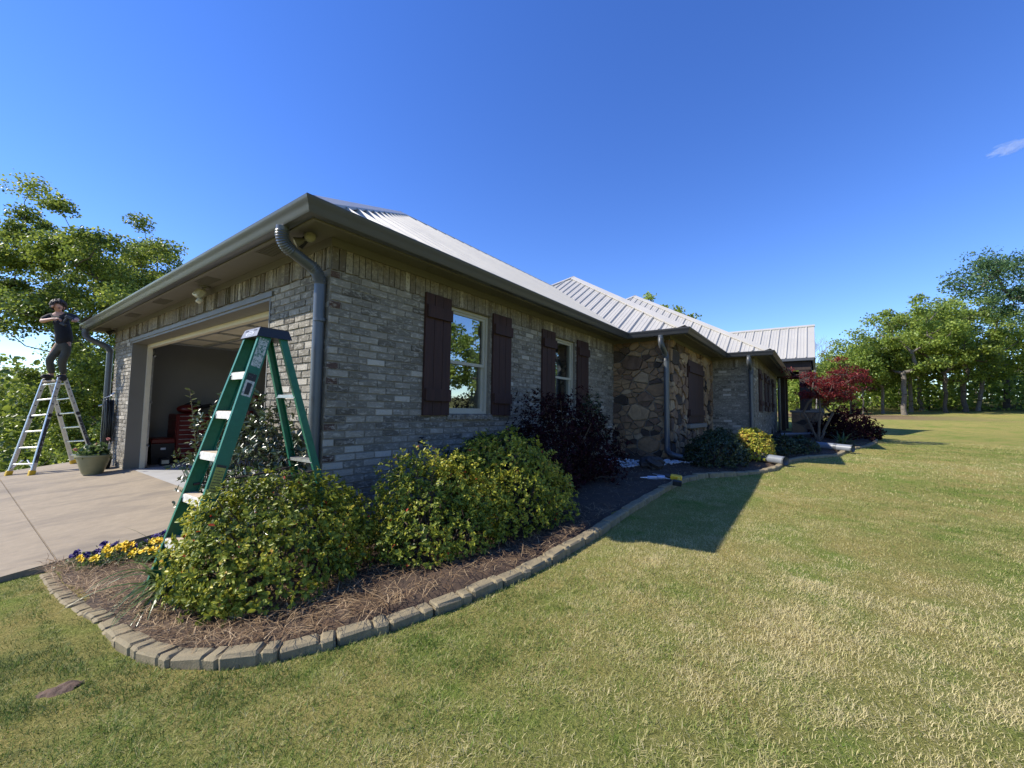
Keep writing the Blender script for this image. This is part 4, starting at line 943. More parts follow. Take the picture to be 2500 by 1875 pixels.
RIGHT = [(20.13, -10.79, 4.5), (23.48, -12.07, 7.22), (23.25, -10.47, 6.54), (21.04, -8.39, 6.7), (24.96, -13.08, 6.3), (23.76, -12.74, 4.76), (20.99, -11.26, 4.25), (18.33, -8.4, 6.01), (20.86, -10.81, 6.12), (17.87, -7.51, 5.37), (25.14, -13.56, 7.44), (23.36, -11.14, 6.67), (20.79, -10.36, 6.73), (20.19, -8.94, 5.49), (23.29, -11.07, 5.82), (20.91, -10.4, 4.97), (20.11, -9.17, 5.48), (24.37, -11.91, 6.16), (23.3, -13.23, 6.38), (22.62, -11.58, 6.16), (22.9, -10.28, 4.96), (24.85, -13.0, 5.47), (20.23, -10.11, 7.08), (21.41, -11.02, 7.31), (21.07, -9.6, 5.89), (21.81, -10.39, 6.41), (23.38, -12.63, 5.61), (18.73, -7.99, 5.62), (23.6, -12.69, 7.64), (25.57, -13.84, 5.75), (21.17, -11.41, 4.98), (22.78, -11.26, 4.43), (22.03, -10.74, 4.47), (22.32, -12.21, 7.66), (23.14, -10.97, 6.19), (21.82, -11.41, 5.69), (19.53, -8.49, 6.21), (20.08, -8.71, 5.07), (17.94, -7.41, 5.75), (20.47, -10.53, 6.8), (20.95, -8.56, 7.22), (21.57, -9.25, 7.14), (25.35, -13.65, 6.99), (19.1, -8.8, 6.27), (21.01, -8.67, 6.32), (24.85, -13.2, 7.6), (21.99, -10.05, 5.93), (23.7, -12.53, 7.48), (19.61, -9.35, 4.96), (24.38, -12.1, 7.15), (22.3, -11.83, 5.37), (21.75, -9.68, 6.54), (22.19, -12.27, 5.82), (20.54, -10.64, 4.91), (20.99, -11.88, 7.47), (18.28, -8.17, 6.36)]
tree('elm_tree', 'blue green tree reaching in high over the lawn at the edge of the view', (23.5, -12.9, g(23.5, -12.9)), 4.0, RIGHT, .17, .62, 420, .085, LM['elm'], M['bark'], 2, 'trees round the house', W=.5, flat=.6)
BACK = [(26.61, 3.04, 7.41), (25.6, 4.46, 7.66), (25.77, 3.69, 7.46), (25.21, 6.02, 8.52), (24.91, 4.95, 7.5), (23.38, 4.81, 8.28), (25.44, 5.54, 8.06), (26.23, 3.89, 7.9), (26.21, 3.46, 7.0), (26.26, 5.12, 8.07), (26.83, 4.65, 7.68), (26.61, 4.91, 8.3), (25.6, 4.28, 6.95), (25.9, 6.5, 7.6), (26.5, 5.5, 7.2)]
tree('oak_tree', 'tree whose top shows over the ridge of the middle roof', (26.5, 5.2, 0), 5.5, BACK, .25, .42, 150, .14, LM['oakfar'], M['bark'], 3, 'trees round the house')
# row of oaks along the far lawn, each its own crown
rg = np.random.default_rng(5)
FAR = [  # x, y, height, crown radius, trunk radius, clear stem, label
    (35.6, -8.0, 7.9, 3.1, .23, 2.9, 'spreading oak with a straight pale trunk, tallest crown left of the row over the lawn'),
    (38.3, -10.4, 7.9, 3.0, .17, 2.8, 'slim trunked oak, second in the row along the far lawn'),
    (39.4, -11.5, 7.9, 3.0, .24, 2.2, 'thick trunked oak, third in the row along the far lawn'),
    (40.9, -12.4, 7.4, 2.6, .2, 2.4, 'oak with a leaning pale trunk beside the thick trunked one'),
    (44.3, -14.6, 8.6, 3.4, .3, 2.5, 'stout dark oak, last of the row at the edge of the view'),
    (39.3, -8.8, 7.6, 2.6, .2, 2.6, 'dark oak close behind the pale trunked oak'),
    (41.5, -9.6, 7.5, 2.6, .2, 2.6, 'oak standing back in shade behind the pale trunked oak'),
    (37.2, -7.1, 5.2, 1.7, .15, 2.0, 'smaller oak with twin dark trunk, left of the pale trunked oak'),
    (35.4, -5.9, 4.9, 1.3, .07, 2.0, 'thin pale stemmed tree beside the red maple crown'),
    (38.5, -5.4, 5.4, 2.1, .12, 1.6, 'bright green tree just above the red maple'),
    (36.0, -3.7, 3.9, 1.8, .11, 1.0, 'bright green tree half hidden by the porch post'),
    (34.5, -2.2, 3.4, 1.7, .10, .8, 'green tree seen through the porch'),
    (47.5, -12.0, 9.0, 3.4, .22, 2.6, 'tall pale green tree behind the end of the oak row'),
    (48.0, -9.2, 7.4, 2.8, .22, 2.6, 'tall pale green tree behind the middle of the oak row')]
for i, (x, y, H, cr, tr, st, lab) in enumerate(FAR):
    z = g(x, y); c = (x, y, z + st + (H - st) * .42); tips = domepts(rg, c, cr, (H - st) * .56, 30, -.75)
    tree('oak_tree', lab, (x, y, z - .1), st, tips, tr * .62, .80, 330, .13, LM['oakfar'] if i % 3 != 1 else LM['oak'], M['bark'] if 'pale' not in lab else M['midbark'], 20 + i, 'oaks along the far lawn', flat=.6, lean=(.5, -.5) if 'leaning' in lab else (0, 0))
# trees across the lawn to the right, mirrored in the window panes
for i, (x, y, H) in enumerate(((17, -22, 9), (23, -25, 10), (12, -26, 10), (29, -22, 9), (6, -28, 10))):
    z = g(x, y); tips = domepts(rg, (x, y, z + 4.6), 4.6, 4.6, 34, -.8)
    tree('oak_tree', 'tree across the lawn mirrored in the window panes', (x, y, z - .1), 2.4, tips, .25, 1.15, 260, .26, LM['oakfar'], M['bark'], 50 + i, 'trees mirrored in the windows')
# bare tree beyond the porch
mb = MB(); r = random.Random(3)
def bare(p, d, L, rad, k):
    q = p + d * L; mid = p.lerp(q, .5) + Vector((r.uniform(-.06, .06), r.uniform(-.06, .06), 0)) * L; mb.tube([p, mid, q], [rad, rad * .85, rad * .7], 5, cap=False)
    if k > 0:
        for _ in range(3 if k > 2 else 2): bare(q, (d + Vector((r.uniform(-.7, .7), r.uniform(-.7, .7), r.uniform(-.1, .5)))).normalized(), L * r.uniform(.6, .85), rad * .62, k - 1)
bp = Vector((31.5, -3.3, g(31.5, -3.3))); root = thing('bare_tree', 'leafless grey tree behind the porch gable', 'tree', bp, 'trees round the house'); bare(bp, Vector((0, -.05, 1)), 1.75, .05, 6); mb.build('trunk', plain('grey_bark', (.22, .2, .19), .9, 0, .2), root); settle_all(root)

# red maple by the porch, several pale stems
rgm = np.random.default_rng(9); mp_ = (12.9, -3.42, g(12.9, -3.42) + .05)
tipsm = [np.array([13.2, -3.8, 1.97]) + np.array([d[0] * 1.0, d[1] * .88, d[2] * (.62 if d[2] > 0 else .55)]) for d in sph(rgm, 70) * (rgm.random((70, 1)) ** .4)]
tipsm += [np.array([13.3 + .1, -2.65, 2.55]), np.array([13.6, -2.75, 2.35]), np.array([13.0, -3.9, 2.75])]
mb = MB()
for k, (dx, dy) in enumerate(((.0, .35), (.15, -.35), (-.1, -.05))):
    sub = [t for i, t in enumerate(tipsm) if i % 3 == k]; skeleton(mb, np.array(mp_), .8, sub, .034, rgm, (dx, dy))
root = thing('maple_tree', 'dark red japanese maple with pale stems beside the porch post', 'tree', mp_, 'trees round the house'); mb.build('trunk', plain('maple_bark', (.10, .08, .062), .9, 0, .3), root)
V, F, r_ = crownleaves(tipsm, .25, 105, .06, rgm, .4, .4); fast('crown', V, F, LM['maple'], root, r_); settle_all(root)

# woods: one mass beyond the oaks, one down the valley behind the driveway
def woods(name, label, pts, n, R_, L, lm, seed, trunks, tr=.12):
    rng = np.random.default_rng(seed); V, F, r_ = crownleaves(pts, R_, n, L, rng, .75, .8); o = fast(name, V, F, lm, None, r_); mb = MB()
    for (x, y, h_) in trunks:
        z = g(x, y) - .2; mb.tube([(x, y, z), (x + rng.normal() * .2, y + rng.normal() * .2, z + h_)], [tr, tr * .6], 5, cap=False)
    t = mb.build('trunks', M['bark'], o); t['kind'] = 'stuff'; return tag(o, label, 'woods', None, 'stuff')
r = np.random.default_rng(12); pts = []; tk = []
for k in range(300):
    x = r.uniform(40, 70); y = -r.uniform(2, 45) * (x / 60) + 6; z = g(x, y); pts.append((x, y, z + r.uniform(.1, (5.6 if y < -10 * x / 45 else 3.4))))
for k in range(190):
    x = r.uniform(41.5, 54); y = r.uniform(-25, 3); z = g(x, y); pts.append((x, y, z + r.uniform(.3, 2.4)))
for k in range(34):
    x = r.uniform(40, 62); y = -r.uniform(2, 45) * (x / 60) + 6; tk.append((x, y, r.uniform(3.2, 5) if y < -10 * x / 45 else 2.2))
woods('woods', 'shaded woods of slim trunks beyond the oak row', pts, 62, 1.5, .28, LM['oakfar'], 13, tk)
pts = []; tk = []
for k in range(720):
    y = r.uniform(22, 60); x = r.uniform(-2.5, 13) if k < 400 else r.uniform(-26, -2.5); z = g(x, y); pts.append((x, y, 1.0 - r.random() ** 1.7 * 9 + r.uniform(0, 2.2)))
for k in range(90):
    y = r.uniform(17, 24); x = r.uniform(-4, 5); z = g(x, y); pts.append((x, y, z + r.uniform(.2, 5.0) - .4))
for k in range(30): y = r.uniform(24, 45); tk.append((r.uniform(0, 8), y, 7))
woods('woods', 'dark wooded hillside falling away behind the driveway', pts, 130, 1.35, .22, LM['oak'], 14, tk)
# ------------------------------------------------------------------ edging blocks, each its own object
def block_mesh(seed, L, name='edging_block'):
    r = random.Random(seed); mb = MB(); H = .06; D = .047
    for a, b_ in ((-L / 2 + .003, L / 2 - L * .31), (L / 2 - L * .29, L / 2 - .003)):
        c = (a + b_) / 2; mb.obox((c, 0, 0), ((1, 0, 0), (0, 1, 0), (0, 0, 1)), ((b_ - a) / 2, D + r.uniform(-.004, .004), H), bev=.012)
    mb.box((-L / 2 + .01, -.04, -H), (L / 2 - .01, .045, H - .014))
    me = bpy.data.meshes.new(name); me.from_pydata(mb.v, [], mb.f)
    for v in me.vertices: v.co += Vector((r.uniform(-.003, .003), r.uniform(-.003, .003), r.uniform(-.003, .003)))
    me.materials.append(M['curb']); me.update(); return me
BL = [block_mesh(k, .244) for k in range(5)]
seg = [Vector((*p, 0)) for p in CURB]; cum = [0]
for a, b_ in zip(seg[:-1], seg[1:]): cum.append(cum[-1] + (b_ - a).length)
def along(s):
    for i in range(len(seg) - 1):
        if s <= cum[i + 1]: t = (s - cum[i]) / (cum[i + 1] - cum[i]); return seg[i].lerp(seg[i + 1], t)
    return seg[-1]
ONES = ['', 'first', 'second', 'third', 'fourth', 'fifth', 'sixth', 'seventh', 'eighth', 'ninth', 'tenth', 'eleventh', 'twelfth', 'thirteenth', 'fourteenth', 'fifteenth', 'sixteenth', 'seventeenth', 'eighteenth', 'nineteenth']
TENS = {2: 'twent', 3: 'thirt', 4: 'fort', 5: 'fift', 6: 'sixt', 7: 'sevent', 8: 'eight', 9: 'ninet'}
def ordinal(n): return ONES[n] if n < 20 else (TENS[n // 10] + 'ieth' if n % 10 == 0 else TENS[n // 10] + 'y-' + ONES[n % 10])
s = .16; k = 0; rb = random.Random(5)
while s < cum[-1] - .2:
    p = along(s); q0, q1 = along(s - .12), along(s + .12); d = (q1 - q0).normalized(); n_ = Vector((-d.y, d.x, 0)); k += 1
    o = bpy.data.objects.new('edging_block', BL[rb.randrange(5)]); COL.objects.link(o); c = p + n_ * .053
    zz = g(c.x, c.y) - .006 + rb.uniform(-.008, .008) - (.036 if s < 1.9 else .015 if s < 2.3 else .0)
    sl = (g(q1.x, q1.y) - g(q0.x, q0.y)) / .24
    o.location = (c.x, c.y, zz); o.rotation_euler = (rb.uniform(-.03, .03), -math.atan(sl) + rb.uniform(-.03, .03), math.atan2(d.y, d.x) + rb.uniform(-.03, .03))
    where = 'half buried in pine straw' if s < 2.2 else ('on the sunlit curve' if s < 4.6 else ('along the shaded shrubs' if s < 8 else 'in the house shadow' if s < 12 else 'far along the bed'))
    tag(o, f'tan concrete edging block {where}, {ordinal(k)} from the driveway', 'edging block', 'concrete edging blocks round the bed')
    s += .247

# pine straw over the near end of the bed
rng = np.random.default_rng(2); n = 44000
x = rng.uniform(-1.42, 2.0, n); y = rng.uniform(-2.0, 1.72, n); extra = 16000
x = np.concatenate([x, rng.uniform(2.0, 13, extra)]); y = np.concatenate([y, rng.uniform(-4.5, -.2, extra)])
k = pip(x, y, BED) & ~((x > -.05) & (y > .0)); x, y = x[k], y[k]
d_edge = dcurb(x, y); k = d_edge > np.where((y > -.2) & (x < -1), .02, .085); x, y = x[k], y[k]
keep = (rng.random(len(x)) < np.where(x < -.35, .8, np.where(x < .4, .3, np.where(x < 2, .35, .9)))) ; x, y = x[keep], y[keep]; n = len(x); a = rng.uniform(0, 6.283, n) * .7 + rng.normal(0, .6, n); L = rng.uniform(.05, .13, n); el = rng.normal(0.05, .16, n)
P = np.stack([x, y, bedz(x, y) + rng.uniform(.002, .026, n) + np.where(dcurb(x, y) < .13, .03, 0)], 1); T_ = np.stack([np.cos(a) * np.cos(el), np.sin(a) * np.cos(el), np.sin(el)], 1); S_ = np.stack([-np.sin(a), np.cos(a), np.zeros(n)], 1) * .0015
mid = P + T_ * (L * .5)[:, None] + np.array([0, 0, .006]) + S_ * rng.normal(0, 3, n)[:, None]
V = np.stack([P - S_, P + S_, mid + S_, mid - S_, P + T_ * L[:, None] + S_ * .6, P + T_ * L[:, None] - S_ * .6], 1).reshape(-1, 3); b0 = (np.arange(n) * 6)[:, None]
F = np.concatenate([b0 + np.array([[0, 1, 2, 3]]), b0 + np.array([[3, 2, 4, 5]])], 1).reshape(-1, 4)
LM['straw'] = leafmat('pine_straw', [(0, (.05, .026, .014)), (.45, (.165, .10, .05)), (.75, (.36, .25, .13)), (1, (.55, .41, .24))], .6, .1)
tag(fast('pine_straw', V, F, LM['straw'], None, np.repeat(np.clip(rng.normal(.5, .25, n), 0, 1), 2)), 'loose brown pine straw strewn over the bed', 'pine straw', None, 'stuff')

# grass blades on the lawn, denser and finer near the camera
def blades(n, r0, r1, Lr, wid, seed, one=False, dead=False):
    rng = np.random.default_rng(seed); rr = np.sqrt(rng.uniform(r0 ** 2, r1 ** 2, n)); th = rng.uniform(R(-36), R(104), n)
    x = CAM.x + rr * np.cos(th); y = CAM.y + rr * np.sin(th)
    th0 = math.atan2(FW.y, FW.x); 
    x = CAM.x + rr * np.cos(th0 + (th - R(34)) * .95); y = CAM.y + rr * np.sin(th0 + (th - R(34)) * .95)
    k = ~pip(x, y, BED) & ~((y > 1.72) & (x < .1)) & ~((x > -.1) & (y > -.2) & (x < 23)) & ~((np.hypot(x + 1.60, y + .86) < .06 * (1 + vnoise(x, y, 16, 2) * .6)))
    x, y = x[k], y[k]; n = len(x)
    clump = vnoise(x, y, 5, 1) * .5 + vnoise(x, y, 14, 2) * .5
    patch = vnoise(x, y, 1.3, 21) * .5 + vnoise(x, y, 3.4, 22) * .5
    k = rng.random(n) < np.clip((.25 + clump * 1.0) * np.clip(.2 + (patch - .25) * 3.2, .5, 1), 0, 1); x, y, clump = x[k], y[k], clump[k]; n = len(x)
    z = G(x, y) + (vnoise(x, y, .5, 3) - .5) * .05 * ((y < -1.9) | (x < -1.5)) * (y < 1)
    L = rng.uniform(*Lr, n) * (.6 + .8 * clump); a = rng.uniform(0, 6.283, n); lean = rng.uniform(.3, 1.35, n) if not dead else rng.uniform(1.2, 1.5, n)
    D = np.stack([np.cos(a) * np.sin(lean), np.sin(a) * np.sin(lean), np.cos(lean)], 1); S_ = np.stack([-np.sin(a), np.cos(a), np.zeros(n)], 1) * (wid * rng.uniform(.6, 1.3, n))[:, None]
    P = np.stack([x, y, z - .004], 1); m_ = P + D * (L * .55)[:, None]; t = P + D * L[:, None] + np.stack([np.cos(a), np.sin(a), np.full(n, -.6)], 1) * (L * .22)[:, None]
    V = np.stack([P - S_, P + S_, m_ + S_ * .8, m_ - S_ * .8, t], 1).reshape(-1, 3); b0 = (np.arange(n) * 5)[:, None]
    Fq = np.concatenate([b0 + np.array([[0, 1, 2]]), b0 + np.array([[0, 2, 3]]), b0 + np.array([[3, 2, 4]])], 1).reshape(-1, 3)
    if one: V = np.stack([P - S_, P + S_, t], 1).reshape(-1, 3); Fq = (np.arange(n) * 3)[:, None] + np.array([[0, 1, 2]])
    gp = vnoise(x, y, .45, 5) * .55 + vnoise(x, y, 1.5, 6) * .45 + np.exp(-(((x + 1.9) / 1.7) ** 2 + ((y - .1) / 1.9) ** 2)) * -.42 + np.clip((x + .5) * .03, -.05, .09) - np.exp(-(((x + .3) / .7) ** 2 + ((y + 2.15) / .3) ** 2)) * .2
    fine = vnoise(x, y, 9, 41) * .5 + vnoise(x, y, 23, 42) * .5
    c = np.clip((gp - .5) * 1.3 + .50 + (fine - .5) * .85 + rng.normal(0, .25, n), .0, 1.0)
    if dead: c = np.clip(rng.normal(.86, .12, n) * np.clip(.55 + gp, .6, 1.1), 0, 1)
    return V, Fq, np.repeat(c, 1 if one else 3)
parts = [blades(380000, .9, 3.2, (.011, .034), .0010, 31), blades(760000, 3.2, 6.5, (.012, .034), .0014, 32, True), blades(700000, 6.5, 17, (.018, .042), .0034, 33, True), blades(110000, .9, 3.4, (.02, .05), .0014, 34, True, True), blades(110000, 3.4, 7, (.02, .05), .0024, 35, True, True)]
off = 0; VV = []; FF = []; CC = []
for v, f, c in parts: VV.append(v); FF.append(f + off); CC.append(c); off += len(v)
LM['grass'] = leafmat('grass_blade', [(0, (.045, .085, .012)), (.22, (.12, .215, .024)), (.42, (.26, .29, .075)), (.6, (.44, .41, .165)), (.82, (.54, .475, .215)), (1, (.60, .525, .28))], .6, .3, .2)
tag(fast('grass', np.concatenate(VV), np.concatenate(FF), LM['grass'], None, np.concatenate(CC)), 'short mown grass, straw coloured with green patches', 'grass', None, 'stuff')
# little mound of bare earth in the near lawn
gx_ = np.linspace(-1, 1, 25); X, Y = np.meshgrid(gx_, gx_, indexing='ij'); q = np.hypot(X, Y); xx, yy = -1.60 + X * .095, -.86 + Y * .075
Z = G(xx, yy) + .024 * np.clip(1 - q ** 2, -.3, 1) * (.5 + vnoise(xx, yy, 18, 3)) + .012 * vnoise(xx, yy, 55, 5) - .01; I = np.arange(625).reshape(25, 25)
F = np.stack([I[:-1, :-1], I[1:, :-1], I[1:, 1:], I[:-1, 1:]], -1)[q[:-1, :-1] < .62 + .5 * vnoise(xx[:-1, :-1], yy[:-1, :-1], 26, 8)].reshape(-1, 4)
tag(fast('soil_mound', np.stack([xx, yy, Z], -1).reshape(-1, 3), F, plain('red_soil', (.10, .062, .04), 1, 0, .4, 40, 1, 150), smooth=True), 'small scraped mound of bare brown soil in the near lawn', 'soil patch')

# white pebbles by the stone wall
mb = MB(); r = random.Random(4)
for k in range(420):
    x = r.uniform(4.7, 6.15); y = r.uniform(-1.5, -.15) if x < 5.6 else r.uniform(-1.75, -1.1)
    if (x - 5.0) * .5 + (y + .75) < -.35: continue
    mb.ball((x, y, float(bedz(x, y)) + .012), (r.uniform(.02, .045), r.uniform(.015, .035), r.uniform(.01, .02)), 7)
tag(mb.build('pebbles', plain('white_pebble', (.55, .55, .55), .7, 0, .25, 7), smooth=True), 'white river pebbles at the foot of the stone wall', 'pebbles', None, 'stuff')
# dark flat rock
mb = MB(); rk = random.Random(6); c = Vector((4.95, -1.22, float(bedz(4.95, -1.22)) + .06)); mb.ball(c, (.30, .2, .11), 14); o = mb.build('rock', M['rock'])
for v in o.data.vertices: v.co += (v.co - c) * rk.uniform(-.18, .12)
tag(o, 'dark flat rock lying in front of the white pebbles', 'rock')

# drain pipes lying on the bed
def drain(label, a, b_, rad):
    a, b_ = Vector(a), Vector(b_); d = (b_ - a).normalized(); root = thing('drain_pipe', label, 'pipe', a.lerp(b_, .5) - Vector((0, 0, rad)), 'grey drain pipes laid across the bed'); mb = MB()
    pts = [a, b_]; mb.tube([a, b_], rad, 20, cap=False); mb.tube([b_, b_ - d * .3], rad * .93, 20, cap=False)
    smooth_angle(mb.build('pipe', plain('grey_pvc', (.17, .19, .215), .4, 0, .1, 4), root)); mb = MB(); mb.tube([b_ - d * .36, b_ - d * .30], rad * 1.07, 20, cap=False); mb.tube([b_ - d * .02, b_ + d * .004], rad * 1.03, 20, cap=False); smooth_angle(mb.build('collar', M['pipe'], root)); settle_all(root)
drain('fat grey drain pipe resting on the bed edge in front of the sunlit shrub', (7.3, -2.05, g(7.3, -2.05) + .13), (6.72, -2.95, g(6.7, -2.95) + .10), .075)
drain('fat grey drain pipe with its mouth over the lawn beyond the small dark shrubs', (10.5, -3.0, g(10.5, -3.0) + .13), (9.93, -4.02, g(9.9, -4.0) + .11), .08)
drain('long thin drain pipe running past the foot of the maple', (14.3, -2.4, g(14.3, -2.4) + .1), (15.3, -3.75, g(15.3, -3.7) + .12), .05)

# sealant tubes and a drill left on the bed
def tubeof(label, p, az):
    z = float(bedz(p[0], p[1])) + .035; d = Vector((math.cos(az), math.sin(az), 0)); p = Vector((p[0], p[1], z)); root = thing('sealant_tube', label, 'sealant tube', p - Vector((0, 0, .025)), 'sealant tubes on the mulch'); mb = MB(); mb.tube([p, p + d * .22], .025, 14); smooth_angle(mb.build('barrel', plain('tube_label', (.40, .47, .62), .4, 0, .15, 18), root)); mb = MB(); mb.tube([p, p - d * .02, p - d * .1], [.012, .01, .004], 10); smooth_angle(mb.build('nozzle', M['white'], root)); settle_all(root)
tubeof('pale blue sealant tube lying on the mulch, the one farther from the lawn', (3.88, -1.50), -1.05); tubeof('pale blue sealant tube lying on the mulch, the one nearer the drill', (3.92, -1.62), -1.05)
def drill(label, p, fwd, up_, body=M['yellowp'], bit=True, group=None, sc=1.0):
    p = Vector(p); f = Vector(fwd).normalized(); u = Vector(up_); u = (u - f * u.dot(f)).normalized(); s = f.cross(u); root = thing('power_drill', label, 'drill', p, group)
    mb = MB(); mb.obox(p, (f, s, u), (.075 * sc, .032 * sc, .034 * sc), bev=.012 * sc); mb.obox(p - f * .035 * sc - u * .10 * sc, (f + u * .1, s, u), (.022 * sc, .018 * sc, .075 * sc), bev=.008 * sc); mb.build('body', body, root)
    mb = MB(); mb.tube([p + f * .07 * sc, p + f * .1 * sc, p + f * .14 * sc], [.028 * sc, .026 * sc, .016 * sc], 12); mb.build('chuck', M['black'], root); mb = MB(); mb.obox(p - f * .02 * sc - u * .19 * sc, (f, s, u), (.055 * sc, .035 * sc, .028 * sc), bev=.008 * sc); mb.build('battery', M['black'], root)
    if bit: mb = MB(); mb.tube([p + f * .14 * sc, p + f * .30 * sc], .004, 6); mb.build('drill_bit', M['steel'], root)
    settle_all(root); return root
drill('yellow and black cordless drill lying on the edge of the bed', (3.62, -1.95, float(bedz(3.6, -1.9)) + .10), (-.25, 1, .1), (1, .35, .25), sc=.95)

# ------------------------------------------------------------------ green stepladder
root = thing('step_ladder', 'green fibreglass stepladder standing in the bed at the house corner', 'ladder', (-.52, -.04, -.03))
H = 1.705; z0 = -.031
FLb, FRb, RLb, RRb = Vector((-1.062, .143, z0)), Vector((-1.047, -.263, z0)), Vector((.009, .21, z0)), Vector((.026, -.249, z0))
FLt, FRt, RLt, RRt = Vector((-.589, .075, z0 + H)), Vector((-.581, -.16, z0 + H)), Vector((-.46, .08, z0 + H)), Vector((-.455, -.158, z0 + H))
def channel(a, b_, face, w_, dpt, th=.006, mat_=None, name='rail', sgn=1):
    """C-shaped rail: web on the outside, flanges pointing inwards"""
    a, b_ = Vector(a), Vector(b_); t = (b_ - a).normalized(); s = Vector(face); s = (s - t * s.dot(t)).normalized(); f = t.cross(s); mb = MB(); c = (a + b_) / 2; L = (b_ - a).length / 2
    mb.obox(c, (t, f, s), (L, w_, th / 2)); 
    for q in (-1, 1): mb.obox(c + f * (q * (w_ - th / 2)) - s * (dpt / 2 + th / 2), (t, f, s), (L, th / 2, dpt / 2))
    return mb.build(name, mat_, root)
yout = Vector((0, 1, 0))
for a, b_, s, w_ in ((FLb, FLt, 1, .043), (FRb, FRt, -1, .043), (RLb, RLt, 1, .026), (RRb, RRt, -1, .026)):
    ra = channel(a, b_, yout * s, w_, .022, mat_=M['green']); mb = MB(); mb.obox(a + Vector((0, 0, .012)), ((1, 0, 0), (0, 1, 0), (0, 0, 1)), (.05, .016, .02), bev=.006); mb.build('foot', M['black'], ra)
st = wood_mat('step_wood', (.52, .42, .27), 40); st = plain('step_face', (.66, .64, .58), .55, .1, .22, 22, .2, 120)
for k in range(1, 6):
    t = k / 6; a = FLb.lerp(FLt, t); b_ = FRb.lerp(FRt, t); mb = MB(); ax = (b_ - a).normalized(); fx = Vector((0, 0, 1)).cross(ax).normalized(); c = (a + b_) / 2
    if fx.x > 0: fx = -fx
    L = (b_ - a).length / 2 - .007; mb.obox(c + Vector((0, 0, .003)), (ax, fx, (0, 0, 1)), (L, .042, .003)); mb.obox(c + fx * .040 - Vector((0, 0, .022)), (ax, fx, (0, 0, 1)), (L, .003, .022)); mb.obox(c - fx * .040 - Vector((0, 0, .018)), (ax, fx, (0, 0, 1)), (L, .003, .018))
    for q in (-2, -1, 0, 1, 2): mb.obox(c + fx * q * .016 + Vector((0, 0, .0075)), (ax, fx, (0, 0, 1)), (L, .0035, .0016))
    sp = mb.build('step', st, root)
    mb = MB(); 
    for e in (a + ax * .03, b_ - ax * .03): mb.ball(e + fx * .044 - Vector((0, 0, .015)), .006, 8)
    mb.build('rivet', M['steel'], sp)
    mb = MB(); mb.obox(c + Vector((0, 0, .0095)), (ax, fx, (0, 0, 1)), (L * .99, .036, .0005)); mb.build('tread', plain('tread_dust', (.50, .40, .27), .8, 0, .3, 30), sp)
for t in (.45, .75, .2):
    a, b_ = RLb.lerp(RLt, t), RRb.lerp(RRt, t); mb = MB(); mb.obox((a + b_) / 2, ((b_ - a), (1, 0, .2), (0, 0, 1)), ((b_ - a).length / 2 - .004, .022, .003)); mb.obox((a + b_) / 2 - Vector((.02, 0, .012)), ((b_ - a), (1, 0, .2), (0, 0, 1)), ((b_ - a).length / 2 - .004, .002, .012)); mb.build('brace', M['steel'], root)
for a, b_, s in ((FLb.lerp(FLt, .37), RLb.lerp(RLt, .40), 1), (FRb.lerp(FRt, .37), RRb.lerp(RRt, .40), -1)):
    mb = MB(); m_ = (a + b_) / 2 + Vector((0, 0, -.012)); mb.tube([a - Vector((0, s * .014, 0)), m_ - Vector((0, s * .014, 0)), b_ - Vector((0, s * .014, 0))], .0085, 8); mb.build('spreader', plain('rusty_bar', (.07, .05, .04), .7, .3, .3, 20), root)
# cap
c = (FLt + FRt + RLt + RRt) / 4; mb = MB(); zc = z0 + H - .012
def ringrect(z, hx, hy, cx_=0): return [(c.x + cx_ - hx, c.y - hy, z), (c.x + cx_ + hx, c.y - hy, z), (c.x + cx_ + hx, c.y + hy, z), (c.x + cx_ - hx, c.y + hy, z)]
r0, r1, r2 = ringrect(zc, .125, .142), ringrect(zc + .066, .102, .128), ringrect(zc + .074, .094, .118)
mb.add(r0 + r1 + r2, [(0, 1, 5, 4), (1, 2, 6, 5), (2, 3, 7, 6), (3, 0, 4, 7), (4, 5, 9, 8), (5, 6, 10, 9), (6, 7, 11, 10), (7, 4, 8, 11), (8, 9, 10, 11), (3, 2, 1, 0)])
cp = mb.build('cap', M['black'], root)
def onfront(u, v, d):   # point on the sloping front face of the cap
    t = v; return Vector((c.x - .125 + .023 * t - d, c.y + u * (.142 - .014 * t), zc + .066 * t))
mb = MB(); mb.add([onfront(-.985, .02, .002), onfront(.985, .02, .002), onfront(.985, .98, .002), onfront(-.985, .98, .002)], [(0, 1, 2, 3)]); mb.add([onfront(-.985, .02, .0), onfront(.985, .02, .0), onfront(.985, .98, .0), onfront(-.985, .98, .0)], [(3, 2, 1, 0)]); mb.build('cap_plate', M['grayplastic'], cp)
mb = MB(); n = 28   # oval emblem: ring and a slanting illegible mark
for k in range(n):
    a0, a1 = 2 * math.pi * k / n, 2 * math.pi * (k + 1) / n
    mb.add([onfront(.48 * math.cos(a0) * q, .42 + .27 * math.sin(a0) * q, .0045) for q in (1, .86)] + [onfront(.48 * math.cos(a1) * q, .42 + .27 * math.sin(a1) * q, .0045) for q in (.86, 1)], [(0, 1, 2, 3)])
for k in range(6):
    u = .30 - k * .12; mb.add([onfront(u + .03, .32, .0045), onfront(u - .02, .32, .0045), onfront(u - .05, .54, .0045), onfront(u, .54, .0045)], [(0, 1, 2, 3)])
mb.build('emblem', M['white'], cp)
mb = MB()
for u in (-.55, .55): mb.add([onfront(u - .2, .74, .0045), onfront(u + .2, .74, .0045), onfront(u + .2, .87, .0045), onfront(u - .2, .87, .0045)], [(0, 1, 2, 3)])
mb.build('slot', M['black'], cp)
